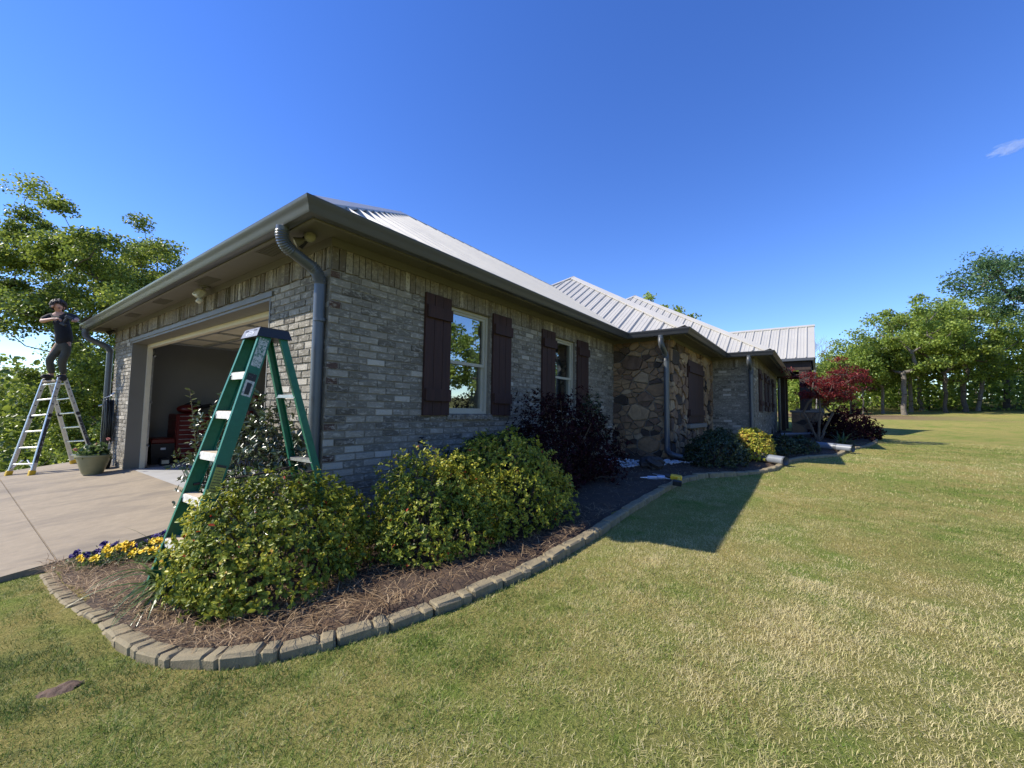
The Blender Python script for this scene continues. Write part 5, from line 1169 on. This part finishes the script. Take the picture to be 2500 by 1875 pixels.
# labels on the near side of the front rail
t_ = (FRt - FRb).normalized(); s_ = -yout; s_ = (s_ - t_ * s_.dot(t_)).normalized(); f_ = t_.cross(s_)
def railplate(t0, t1, hw, name, material, d=.0045, cx=0):
    a, b_ = FRb.lerp(FRt, t0) + s_ * d, FRb.lerp(FRt, t1) + s_ * d; mb = MB(); mb.add([a + f_ * (cx - hw), a + f_ * (cx + hw), b_ + f_ * (cx + hw), b_ + f_ * (cx - hw)], [(0, 1, 2, 3)]); mb.build(name, material, root)
railplate(.86, .985, .032, 'label_sticker', sticker('torn_label', (.012, .12, .07), (.55, .55, .50), 60, .42, .55))
railplate(.735, .80, .03, 'label_sticker', sticker('worn_label', (.06, .09, .08), (.58, .57, .52), 55, .34, .5)); railplate(.80, .83, .03, 'label_sticker', sticker('dark_label', (.02, .02, .02), (.4, .4, .38), 70, .6, .75)); 
railplate(.742, .79, .016, 'pictogram', M['black'], .006)
railplate(.34, .46, .03, 'label_sticker', sticker('yellow_label', (.30, .27, .05), (.50, .46, .10), 90, .4, .6)); railplate(.452, .462, .029, 'label_header', M['black'], .006)
for k in range(9): railplate(.352 + k * .0105, .356 + k * .0105, .024, 'label_line', sticker('print', (.10, .09, .03), (.4, .37, .1), 120, .5, .6), .006)
settle_all(root)

# ------------------------------------------------------------------ aluminium ladder and the man on it
root = thing('aluminium_ladder', 'silver folding ladder the man stands on, yellow feet on the driveway', 'ladder', (-.8, 8.2, -.1))
FL, FR = Vector((-1.195, 8.40, dz(-1.195))), Vector((-.962, 7.90, dz(-.962))); TL, TR = Vector((-.865, 8.40, 1.60)), Vector((-.70, 8.10, 1.64))
mv = Vector((.36, .03, 0)); BL_, BR_ = Vector((-.36, 8.66, dz(-.36))), Vector((-.12, 8.17, dz(-.12))); UL, UR = TL + Vector((.07, .03, -.01)), TR + Vector((.07, .03, -.01))
wv = (FR - FL).normalized()
for a, b_, fo in ((FL, TL, True), (FR, TR, True), (BL_, UL, False), (BR_, UR, False)):
    t = (b_ - a).normalized(); n_ = t.cross(wv).normalized(); mb = MB(); mb.obox((a + b_) / 2, (t, wv, n_), ((b_ - a).length / 2, .014, .034), bev=.004); ra = mb.build('rail', M['aluminium'], root)
    m2 = a.lerp(b_, .30); mb = MB(); mb.obox(m2, (t, wv, n_), ((b_ - a).length * .29, .019, .03), bev=.004); mb.build('outer_rail', M['aluminium'], ra)
    mb = MB(); mb.obox(a + Vector((0, 0, .03)), (t, wv, n_), (.05, .026, .045), bev=.008); mb.build('foot', M['yellowp'], ra)
    mb = MB(); mb.tube([a.lerp(b_, .60) - wv * .035, a.lerp(b_, .60) + wv * .035], .034, 12); mb.build('lock_knob', M['black'], ra)
    mb = MB()
    for q in (.72, .80, .88, .95): mb.tube([a.lerp(b_, q) - wv * .017, a.lerp(b_, q) + wv * .017], .012, 8)
    mb.build('rivet', M['black'], ra)
    if a in (FR, BR_): mb = MB(); mb.obox(a.lerp(b_, .34) + n_ * .0 - wv * -.021, (t, wv, n_), ((b_ - a).length * .22, .001, .026)); mb.build('label_sticker', sticker('ladder_print', (.03, .03, .035), (.45, .45, .45), 26, .55, .66), ra)
for A0, A1, B0, B1 in ((FL, TL, FR, TR), (BL_, UL, BR_, UR)):
    for k in range(1, 7):
        t = (k - .35) / 6; a, b_ = A0.lerp(A1, t), B0.lerp(B1, t); mb = MB(); mb.obox((a + b_) / 2, ((b_ - a), (1, .4, 0), (0, 0, 1)), ((b_ - a).length / 2, .02, .014), bev=.005); mb.build('rung', M['aluminium'], root)
mb = MB(); 
for a, b_ in ((TL, UL), (TR, UR)): mb.tube([(a + b_) / 2 - wv * .03, (a + b_) / 2 + wv * .03], .055, 16)
mb.build('hinge', M['black'], root)
for a, b_ in ((FL.lerp(FR, .06), FL.lerp(FR, .4)), (FL.lerp(FR, .94), FL.lerp(FR, .6))): mb = MB(); mb.tube([a + Vector((.02, 0, .12)), b_ + Vector((.045, 0, .26))], .012, 8); mb.build('brace', M['aluminium'], root)
mb = MB(); mb.obox((TL + TR) / 2 - Vector((0, 0, .05)), (wv, (1, .4, 0), (0, 0, 1)), (.17, .05, .018), bev=.006); mb.build('top_step', plain('step_board', (.32, .26, .19), .8, 0, .3, 20), root)
settle_all(root)
# man: one skinned body, clothes as children
PB = Vector((-.745, 8.27, 1.625)); ir = Vector((RT.x, RT.y, 0)).normalized(); iff = Vector((FW.x, FW.y, 0)).normalized()
def pj(r_, d_, z_): return PB + ir * r_ + iff * d_ + Vector((0, 0, z_))
SK = 1.03
def J(r_, d_, z_): return pj(r_ * SK, d_ * SK, z_ * SK)
joints = dict(pel=J(.09, .02, .70), wai=J(.085, .02, .82), che=J(.04, .0, 1.02), nb=J(.0, -.02, 1.19), nk=J(.0, -.05, 1.26), hd=J(.045, -.09, 1.335), ht=J(.015, -.06, 1.42),
    sL=J(-.145, -.03, 1.15), eL=J(-.13, -.19, 1.03), wL=J(.17, -.27, 1.06), hL=J(.255, -.25, 1.07), sR=J(.17, .03, 1.17), eR=J(.34, -.02, 1.10), wR=J(.43, -.14, 1.07), hR=J(.47, -.18, 1.07),
    pL=J(.02, .0, .64), kL=J(-.06, -.07, .34), aL=J(-.085, .02, .07), fL=J(-.10, -.10, .02), pR=J(.16, .04, .64), kR=J(.13, -.03, .34), aR=J(.075, .07, .07), fR=J(.12, -.05, .02))
def skin(name, material, chain, rad, parent=None, sub=2, rootj=None):
    keys = []; [keys.append(k) for e in chain for k in e if k not in keys]
    me = bpy.data.meshes.new(name); me.from_pydata([tuple(joints[k] if isinstance(k, str) else k) for k in keys], [(keys.index(a), keys.index(b_)) for a, b_ in chain], [])
    o = bpy.data.objects.new(name, me); COL.objects.link(o); md = o.modifiers.new('skin', 'SKIN'); md.use_smooth_shade = True; md.branch_smoothing = .6
    for i, k in enumerate(keys):
        r_ = rad[k] if k in rad else .05; r_ = r_ if isinstance(r_, tuple) else (r_, r_); sv = me.skin_vertices[0].data[i]; sv.radius = r_; sv.use_root = (k == (rootj or keys[0]))
    ms = o.modifiers.new('sub', 'SUBSURF'); ms.levels = sub; ms.render_levels = sub
    bpy.context.view_layer.update(); dg = bpy.context.evaluated_depsgraph_get(); m2 = bpy.data.meshes.new_from_object(o.evaluated_get(dg)); o.modifiers.clear(); o.data = m2; m2.materials.clear(); m2.materials.append(material)
    m2.polygons.foreach_set('use_smooth', [True] * len(m2.polygons))
    if parent: o.parent = parent
    return o
skinm = plain('skin', (.42, .235, .165), .55, 0, .1, 30); shirt = plain('black_cotton', (.012, .013, .016), .9, 0, .3, 40, .4, 220); pants = plain('olive_twill', (.055, .056, .045), .9, 0, .25, 14, .6, 30); shoe = plain('dark_shoe', (.02, .017, .015), .6, 0, .3, 30); hairm = plain('dark_hair', (.018, .012, .009), .55, 0, .5, 60, .8, 90)
def fingers(w_, h_, palm, side, curl):
    """five separate fingers rooted in the palm: returns extra chain and radii"""
    ch = []; rd = {}; w_, h_ = joints[w_], joints[h_]; f = (h_ - w_).normalized(); s = Vector(side).normalized(); s = (s - f * s.dot(f)).normalized(); n_ = f.cross(s)
    if n_.dot(Vector(palm)) < 0: n_ = -n_
    for i, (o, L) in enumerate(((-.027, .062), (-.009, .07), (.009, .066), (.026, .052))):
        a = h_ + s * o; b_ = a + f * L * .4 + n_ * L * .25; c_ = b_ + n_ * L * .42 + f * L * .05 * (1 - curl); d_ = c_ + n_ * L * .15 - f * L * .28 * curl
        na, nb_, nc = (f'f{palm}{i}a', f'f{palm}{i}b', f'f{palm}{i}c'); joints[na], joints[nb_], joints[nc] = a + f * .012, b_, c_ * .5 + d_ * .5; ch += [(None, na), (na, nb_), (nb_, nc)]; rd.update({na: .010, nb_: .0085, nc: .0075})
    ta, tb = f't{palm}a', f't{palm}b'; joints[ta] = w_.lerp(h_, .55) + s * -.036 + n_ * .012; joints[tb] = joints[ta] + f * .035 + n_ * .03; ch += [(None, ta), (ta, tb)]; rd.update({ta: .011, tb: .009}); return ch, rd
chain = [('pel', 'wai'), ('wai', 'che'), ('che', 'nb'), ('nb', 'nk'), ('nk', 'hd'), ('hd', 'ht'), ('nb', 'sL'), ('sL', 'eL'), ('eL', 'wL'), ('wL', 'hL'), ('nb', 'sR'), ('sR', 'eR'), ('eR', 'wR'), ('wR', 'hR'), ('pel', 'pL'), ('pL', 'kL'), ('kL', 'aL'), ('pel', 'pR'), ('pR', 'kR'), ('kR', 'aR'), ('aL', 'fL'), ('aR', 'fR')]
rad = dict(pel=(.085, .065), wai=(.095, .07), che=(.13, .09), nb=.06, nk=.05, hd=(.078, .092), ht=(.06, .07), sL=.055, eL=.042, wL=.026, hL=(.034, .018), sR=.055, eR=.042, wR=.026, hR=(.034, .018), pL=.068, kL=.05, aL=.036, pR=.068, kR=.05, aR=.036, fL=.03, fR=.03)
c1, r1_ = fingers('wL', 'hL', (0, 0, -1), tuple(iff), .6); c2, r2_ = fingers('wR', 'hR', (.2, .1, -1), tuple(iff), .5)
chain2 = chain + [((a or 'hL'), b_) for a, b_ in c1] + [((a or 'hR'), b_) for a, b_ in c2]; rad.update(r1_); rad.update(r2_)
man = skin('person', skinm, chain2, rad)
tag(man, 'man in black shirt and olive trousers on the silver ladder, bent over the gutter end', 'person')
joints['shL2'] = joints['sL'].lerp(joints['eL'], .92); joints['shR2'] = joints['sR'].lerp(joints['eR'], .95); joints['hem'] = J(.09, .02, .60)
skin('shirt', shirt, [('hem', 'wai'), ('wai', 'che'), ('che', 'nb'), ('nb', 'sL'), ('sL', 'shL2'), ('nb', 'sR'), ('sR', 'shR2')], dict(hem=(.158, .124), wai=(.15, .112), che=(.158, .112), nb=(.085, .075), sL=.075, shL2=.068, sR=.075, shR2=.066), man)
joints.update(belt=J(.088, .02, .77), seat=J(.09, .02, .66), pL2=J(.015, .0, .53), pR2=J(.158, .03, .53), aL2=J(-.083, .02, .085), aR2=J(.077, .07, .085))
skin('trousers', pants, [('belt', 'seat'), ('seat', 'pL2'), ('pL2', 'kL'), ('kL', 'aL2'), ('seat', 'pR2'), ('pR2', 'kR'), ('kR', 'aR2')], dict(belt=(.135, .10), seat=(.142, .108), pL2=.08, kL=.063, aL2=.052, pR2=.08, kR=.063, aR2=.052), man, rootj='belt')
joints.update(hlA=J(-.09, .06, .045), hlB=J(-.105, -.14, .03), hrA=J(.07, .11, .045), hrB=J(.135, -.09, .03))
skin('shoe', shoe, [('hlA', 'hlB')], dict(hlA=.05, hlB=.042), man); skin('shoe', shoe, [('hrA', 'hrB')], dict(hrA=.05, hrB=.042), man)
mb = MB(); hc = joints['hd'] + Vector((0, 0, .03)) - ir * .022 + iff * .02; rh = random.Random(2)
for k in range(420):
    d = Vector((rh.gauss(0, 1), rh.gauss(0, 1), rh.gauss(.15, .9))).normalized()
    if d.dot((ir * .8 - iff * .2 + Vector((0, 0, -.75))).normalized()) > .40 or d.z < -.75: continue
    q = hc + Vector((d.x * .098, d.y * .098, d.z * .10)); t_ = (d.orthogonal() * rh.uniform(-1, 1) + Vector((rh.uniform(-.4, .4), rh.uniform(-.4, .4), -.8))).normalized(); t_ = (t_ - d * t_.dot(d) * .6).normalized()
    L_ = rh.uniform(.03, .06); mb.tube(arc(q - t_ * L_ * .3, q + d * rh.uniform(.012, .03), q + t_ * L_ + d * rh.uniform(-.006, .016), 4), [.010, .012, .010, .007, .003], 5)
mb.ball(hc - ir * .012 + iff * .012 + Vector((0, 0, .012)), (.094, .094, .088), 14); o = mb.build('hair', hairm, man, True)
# face: nose, brow, ears, eyes
fd = (ir * .85 - iff * .22 + Vector((0, 0, -.6))).normalized(); fs_ = fd.cross(Vector((0, 0, 1))).normalized(); fu = fs_.cross(fd); fc = joints['hd'] - Vector((0, 0, .015))
AX3 = (fs_, fd, fu)
mb = MB(); mb.ball(fc + fd * .098, (.014, .016, .022), 8, ax=AX3); mb.build('nose', skinm, man, True)
mb = MB(); mb.ball(fc + fd * .086 - fu * .038, (.024, .01, .006), 8, ax=AX3); mb.build('mouth', plain('lip', (.30, .13, .10), .5), man, True)
for q in (-1, 1):
    mb = MB(); mb.ball(fc + fs_ * .083 * q, (.012, .026, .034), 8, ax=AX3); mb.build('ear', skinm, man, True)
    mb = MB(); mb.ball(fc + fd * .086 + fs_ * .03 * q + fu * .018, (.012, .006, .006), 8, ax=AX3); mb.build('eye', hairm, man, True)
    mb = MB(); mb.ball(fc + fd * .088 + fs_ * .03 * q + fu * .034, (.02, .007, .005), 8, ax=AX3); mb.build('eyebrow', hairm, man, True)
for o in kids(man): o.matrix_parent_inverse = Matrix()
drill('dark cordless drill in the hands of the man on the ladder', joints['hL'] * .35 + joints['hR'] * .65 + Vector((0, 0, .03)), joints['hR'] - joints['hL'] + Vector((0, 0, -.12)), (0, 0, 1), M['black'], sc=.8)

# ------------------------------------------------------------------ pots, hose, things in the garage
px, py = -.38, 6.66; pz = dz(px); root = thing('flower_pot', 'large ribbed tan pot with pink geraniums on the driveway', 'flower pot', (px, py, pz), 'pots by the garage pillar'); mb = MB()
prof = [(.001, .0), (.125, .0), (.13, .015)]
for k in range(15): t = k / 14; prof.append((.13 + .085 * t ** .8 + (.004 if k % 2 else 0), .02 + .27 * t))
prof += [(.235, .30), (.24, .32), (.236, .335), (.215, .335), (.205, .30), (.001, .29)]
smooth_angle(mb.lathe((px, py, pz), prof, 40).build('pot', M['pot'], root), 30)
rng = np.random.default_rng(6); nl = 260; P = np.array([px, py, pz + .33]) + sph(rng, nl) * (rng.random((nl, 1)) ** .5) * np.array([.22, .22, .2]); P[:, 2] = np.maximum(P[:, 2], pz + .31)
V, F = leaves(P, unit(rng.normal(size=(nl, 3)) + np.array([0, 0, .3])), rng.normal(size=(nl, 3)) * .4 + np.array([0, 0, 1.]), rng.uniform(.05, .09, nl), .85); fast('foliage', V, F, LM['strap'], root, np.repeat(rng.uniform(0, .9, nl), 2))
pk = plain('pink_petal', (.62, .22, .17), .6, 0, .2, 40)
for (dx, dy, dzz) in ((-.21, .12, .42), (.14, -.16, .60), (.05, .1, .50)):
    mb = MB(); r = random.Random(int(dzz * 100))
    for k in range(9): d = Vector((r.gauss(0, 1), r.gauss(0, 1), r.gauss(0, 1))).normalized() * .02; mb.ball(Vector((px + dx, py + dy, pz + dzz)) + d, (.015, .015, .009), 7)
    mb.build('flower', pk, root); mb = MB(); mb.tube([(px + dx * .5, py + dy * .5, pz + .3), (px + dx, py + dy, pz + dzz)], .004, 5); mb.build('stalk', LM['strap'], root)
settle_all(root)
px, py = -.17, 7.1; pz = dz(px); root = thing('nursery_pot', 'small black nursery pot with a green seedling against the pillar', 'flower pot', (px, py, pz), 'pots by the garage pillar'); mb = MB(); smooth_angle(mb.lathe((px, py, pz), [(.001, 0), (.08, 0), (.105, .17), (.115, .175), (.115, .195), (.10, .195), (.095, .17), (.001, .165)], 24).build('pot', M['black'], root), 30)
nl = 50; P = np.array([px, py, pz + .2]) + sph(rng, nl) * rng.random((nl, 1)) * np.array([.08, .08, .14]); P[:, 2] = np.abs(P[:, 2] - pz - .2) + pz + .19; V, F = leaves(P, unit(rng.normal(size=(nl, 3)) + np.array([0, 0, .7])), np.tile([0, 0, 1.], (nl, 1)), rng.uniform(.04, .07, nl), .6); fast('foliage', V, F, LM['strap'], root, np.repeat(rng.uniform(.4, 1, nl), 2)); settle_all(root)

hy = 7.42; root = thing('garden_hose', 'coiled black hose hanging from a wire hook on the far brick pillar', 'hose', (-.06, hy, .9)); r = random.Random(3)
mb = MB()
for k in range(13):
    yc = hy + r.uniform(-.06, .06); xo = -.05 - k * .0095 - r.uniform(0, .01); hw = r.uniform(.085, .15); top = 1.23 + r.uniform(-.015, .02); bot = r.uniform(.30, .52); n = 26; pts = []
    for i in range(n): a = 2 * math.pi * i / n; pts.append((xo + r.uniform(-.004, .004), yc + hw * math.sin(a) * (.75 + .25 * math.cos(a) * -1), (top + bot) / 2 + (top - bot) / 2 * math.cos(a)))
    mb.tube(pts + [pts[0]], .011, 8, cap=False)
smooth_angle(mb.build('hose', plain('black_rubber', (.015, .017, .018), .35, 0, .3, 20), root), 80)
mb = MB(); mb.tube(arc((-.12, hy + .1, .6), (-.17, hy + .16, .3), (-.12, hy + .02, .33)), .011, 8); mb.build('hose_end', plain('green_rubber', (.01, .06, .04), .4), root)
mb = MB()
for q in (-.05, 0, .05): mb.tube(arc((-.012, hy + q, 1.14), (-.014, hy + q, 1.40), (-.05, hy + q, 1.38)) + arc((-.05, hy + q, 1.38), (-.10, hy + q, 1.30), (-.17, hy + q, 1.28)), .0045, 6)
mb.tube([(-.17, hy - .06, 1.28), (-.17, hy + .06, 1.28)], .0045, 6); mb.build('hook', M['steel'], root)
mb = MB(); mb.tube([(-.17, hy + .14, 1.14), (-.2, hy + .24, 1.12)], [.012, .02], 8); mb.build('nozzle', M['steel'], root); settle_all(root)

ry = 7.25
root = thing('tool_chest', 'tall red tool chest with drawers against the garage wall', 'tool chest', (1.2, 7.3, 0), 'garage contents'); mb = MB(); mb.box((.84, 7.0, .08), (1.55, 7.55, .98), bev=.012); ch = mb.build('body', M['red'], root)
for k in range(9):
    mb = MB(); z = .12 + k * .093; mb.box((.828, 7.03, z), (.845, 7.52, z + .08), bev=.004); mb.box((.87, 6.982, z), (1.52, 7.004, z + .08), bev=.004); d = mb.build('drawer', M['red'], root); mb = MB(); mb.box((.88, 6.972, z + .066), (1.51, 6.986, z + .078)); mb.build('handle', M['steel'], d)
for x, y in ((.9, 7.06), (1.5, 7.06), (.9, 7.5), (1.5, 7.5)): mb = MB(); mb.tube([(x - .015, y, .04), (x + .015, y, .04)], .04, 12); mb.build('castor', M['black'], root)
settle_all(root)
root = thing('leaf_blower', 'red leaf blower resting on top of the tool chest', 'leaf blower', (1.1, 7.25, .985), 'garage contents'); mb = MB(); mb.ball((1.08, 7.25, 1.08), (.2, .12, .1), 14); smooth_angle(mb.build('body', M['red'], root)); mb = MB(); mb.tube(arc((.98, 7.25, 1.12), (1.12, 7.25, 1.28), (1.3, 7.25, 1.16)), .02, 8); mb.tube([(1.2, 7.25, 1.10), (1.5, 7.3, 1.17)], [.05, .04], 12); mb.build('handle', M['black'], root); settle_all(root)
root = thing('storage_bin', 'black storage bin with red lid in front of the tool chest', 'storage bin', (.64, 7.2, 0), 'garage contents'); mb = MB(); mb.add([(.48, 7.0, .001), (.8, 7.0, .001), (.8, 7.45, .001), (.48, 7.45, .001), (.45, 6.97, .40), (.82, 6.97, .40), (.82, 7.48, .40), (.45, 7.48, .40)], [(3, 2, 1, 0), (0, 1, 5, 4), (1, 2, 6, 5), (2, 3, 7, 6), (3, 0, 4, 7)]); mb.build('bin', M['black'], root); mb = MB(); mb.box((.44, 6.96, .40), (.825, 7.49, .50), bev=.02); mb.build('lid', M['red'], root); mb = MB(); mb.box((.6, 6.964, .28), (.68, 6.972, .32)); mb.build('label_sticker', M['white'], root); settle_all(root)
root = thing('work_light', 'small box catching sun on the garage floor beside the bin', 'box', (.62, 6.75, 0), 'garage contents'); mb = MB(); mb.box((.55, 6.72, .001), (.70, 6.84, .13), bev=.012); mb.build('body', M['black'], root); mb = MB(); mb.box((.57, 6.712, .03), (.68, 6.719, .10)); mb.build('lens', M['cream'], root); settle_all(root)
root = thing('wall_shelf', 'dark wooden shelving with tins deep in the garage', 'shelf', (2.3, 7.4, 0), 'garage contents'); mb = MB()
for x in (1.85, 2.75): mb = MB(); mb.box((x, 7.2, 0), (x + .04, 7.6, 1.25)); mb.build('upright', M['darkwood'], root)
for z in (.4, .8, 1.22): mb = MB(); mb.box((1.83, 7.18, z), (2.82, 7.62, z + .035)); mb.build('shelf_board', wood_mat('shelf_wood', (.12, .075, .04)), root)
settle_all(root); r = random.Random(9)
for k, (x, z, h_, rr, mt, lab) in enumerate(((1.95, 1.256, .2, .07, 'steel', 'steel tin on the top shelf nearest the chest'), (2.15, 1.256, .3, .06, 'black', 'tall black bottle on the top garage shelf'), (2.4, 1.256, .16, .09, 'red', 'red tin on the top garage shelf'), (2.0, .436, .2, .1, 'yellowp', 'yellow tub on the lowest garage shelf'), (2.3, .836, .22, .09, 'red', 'red tin on the middle garage shelf'), (2.6, .836, .2, .08, 'steel', 'steel tin on the middle garage shelf'))):
    mb = MB(); mb.lathe((x, 7.38, z), [(.001, 0), (rr, 0), (rr, h_ * .92), (rr * .96, h_ * .93), (rr * .96, h_), (rr * .5, h_), (.001, h_)], 20); tag(smooth_angle(mb.build('paint_tin' if mt != 'black' else 'bottle', M[mt])), lab, 'tin' if mt != 'black' else 'bottle', 'tins on the garage shelves')

# wisp of cloud high over the trees
cm = bpy.data.materials.new('cloud_wisp'); cm.use_nodes = True; nt = cm.node_tree; nt.nodes.clear(); ou = nt.nodes.new('ShaderNodeOutputMaterial'); vs_ = nt.nodes.new('ShaderNodeVolumeScatter'); vs_.inputs['Anisotropy'].default_value = .3; vs_.inputs['Color'].default_value = (1, 1, 1, 1); vs_.inputs['Density'].default_value = .009; nt.links.new(vs_.outputs[0], ou.inputs['Volume'])
def skyp(u, v, d):
    q = FW + RT * ((u - 1250) / 1016.16) - UP * ((v - 937.5) / 1016.16); return CAM + q * d
mb = MB(); r = random.Random(1)
for k in range(150):
    t = r.random(); wd = math.sin(math.pi * min(1, t * 1.3 + .06)) * .8 + .12; u = 2410 + 160 * t; v = 380 - 56 * t + r.gauss(0, 7) * wd; rr = r.uniform(5, 12) * wd
    mb.ball(skyp(u, v, 800 + r.uniform(-25, 25)), (rr * 1.9, rr * 1.0, rr * .45), 8, ax=(RT * .93 + UP * .35, FW, UP * .93 - RT * .35))
tag(mb.build('cloud', cm, None, True), 'small thin wisp of white cloud alone in the blue sky', 'cloud')
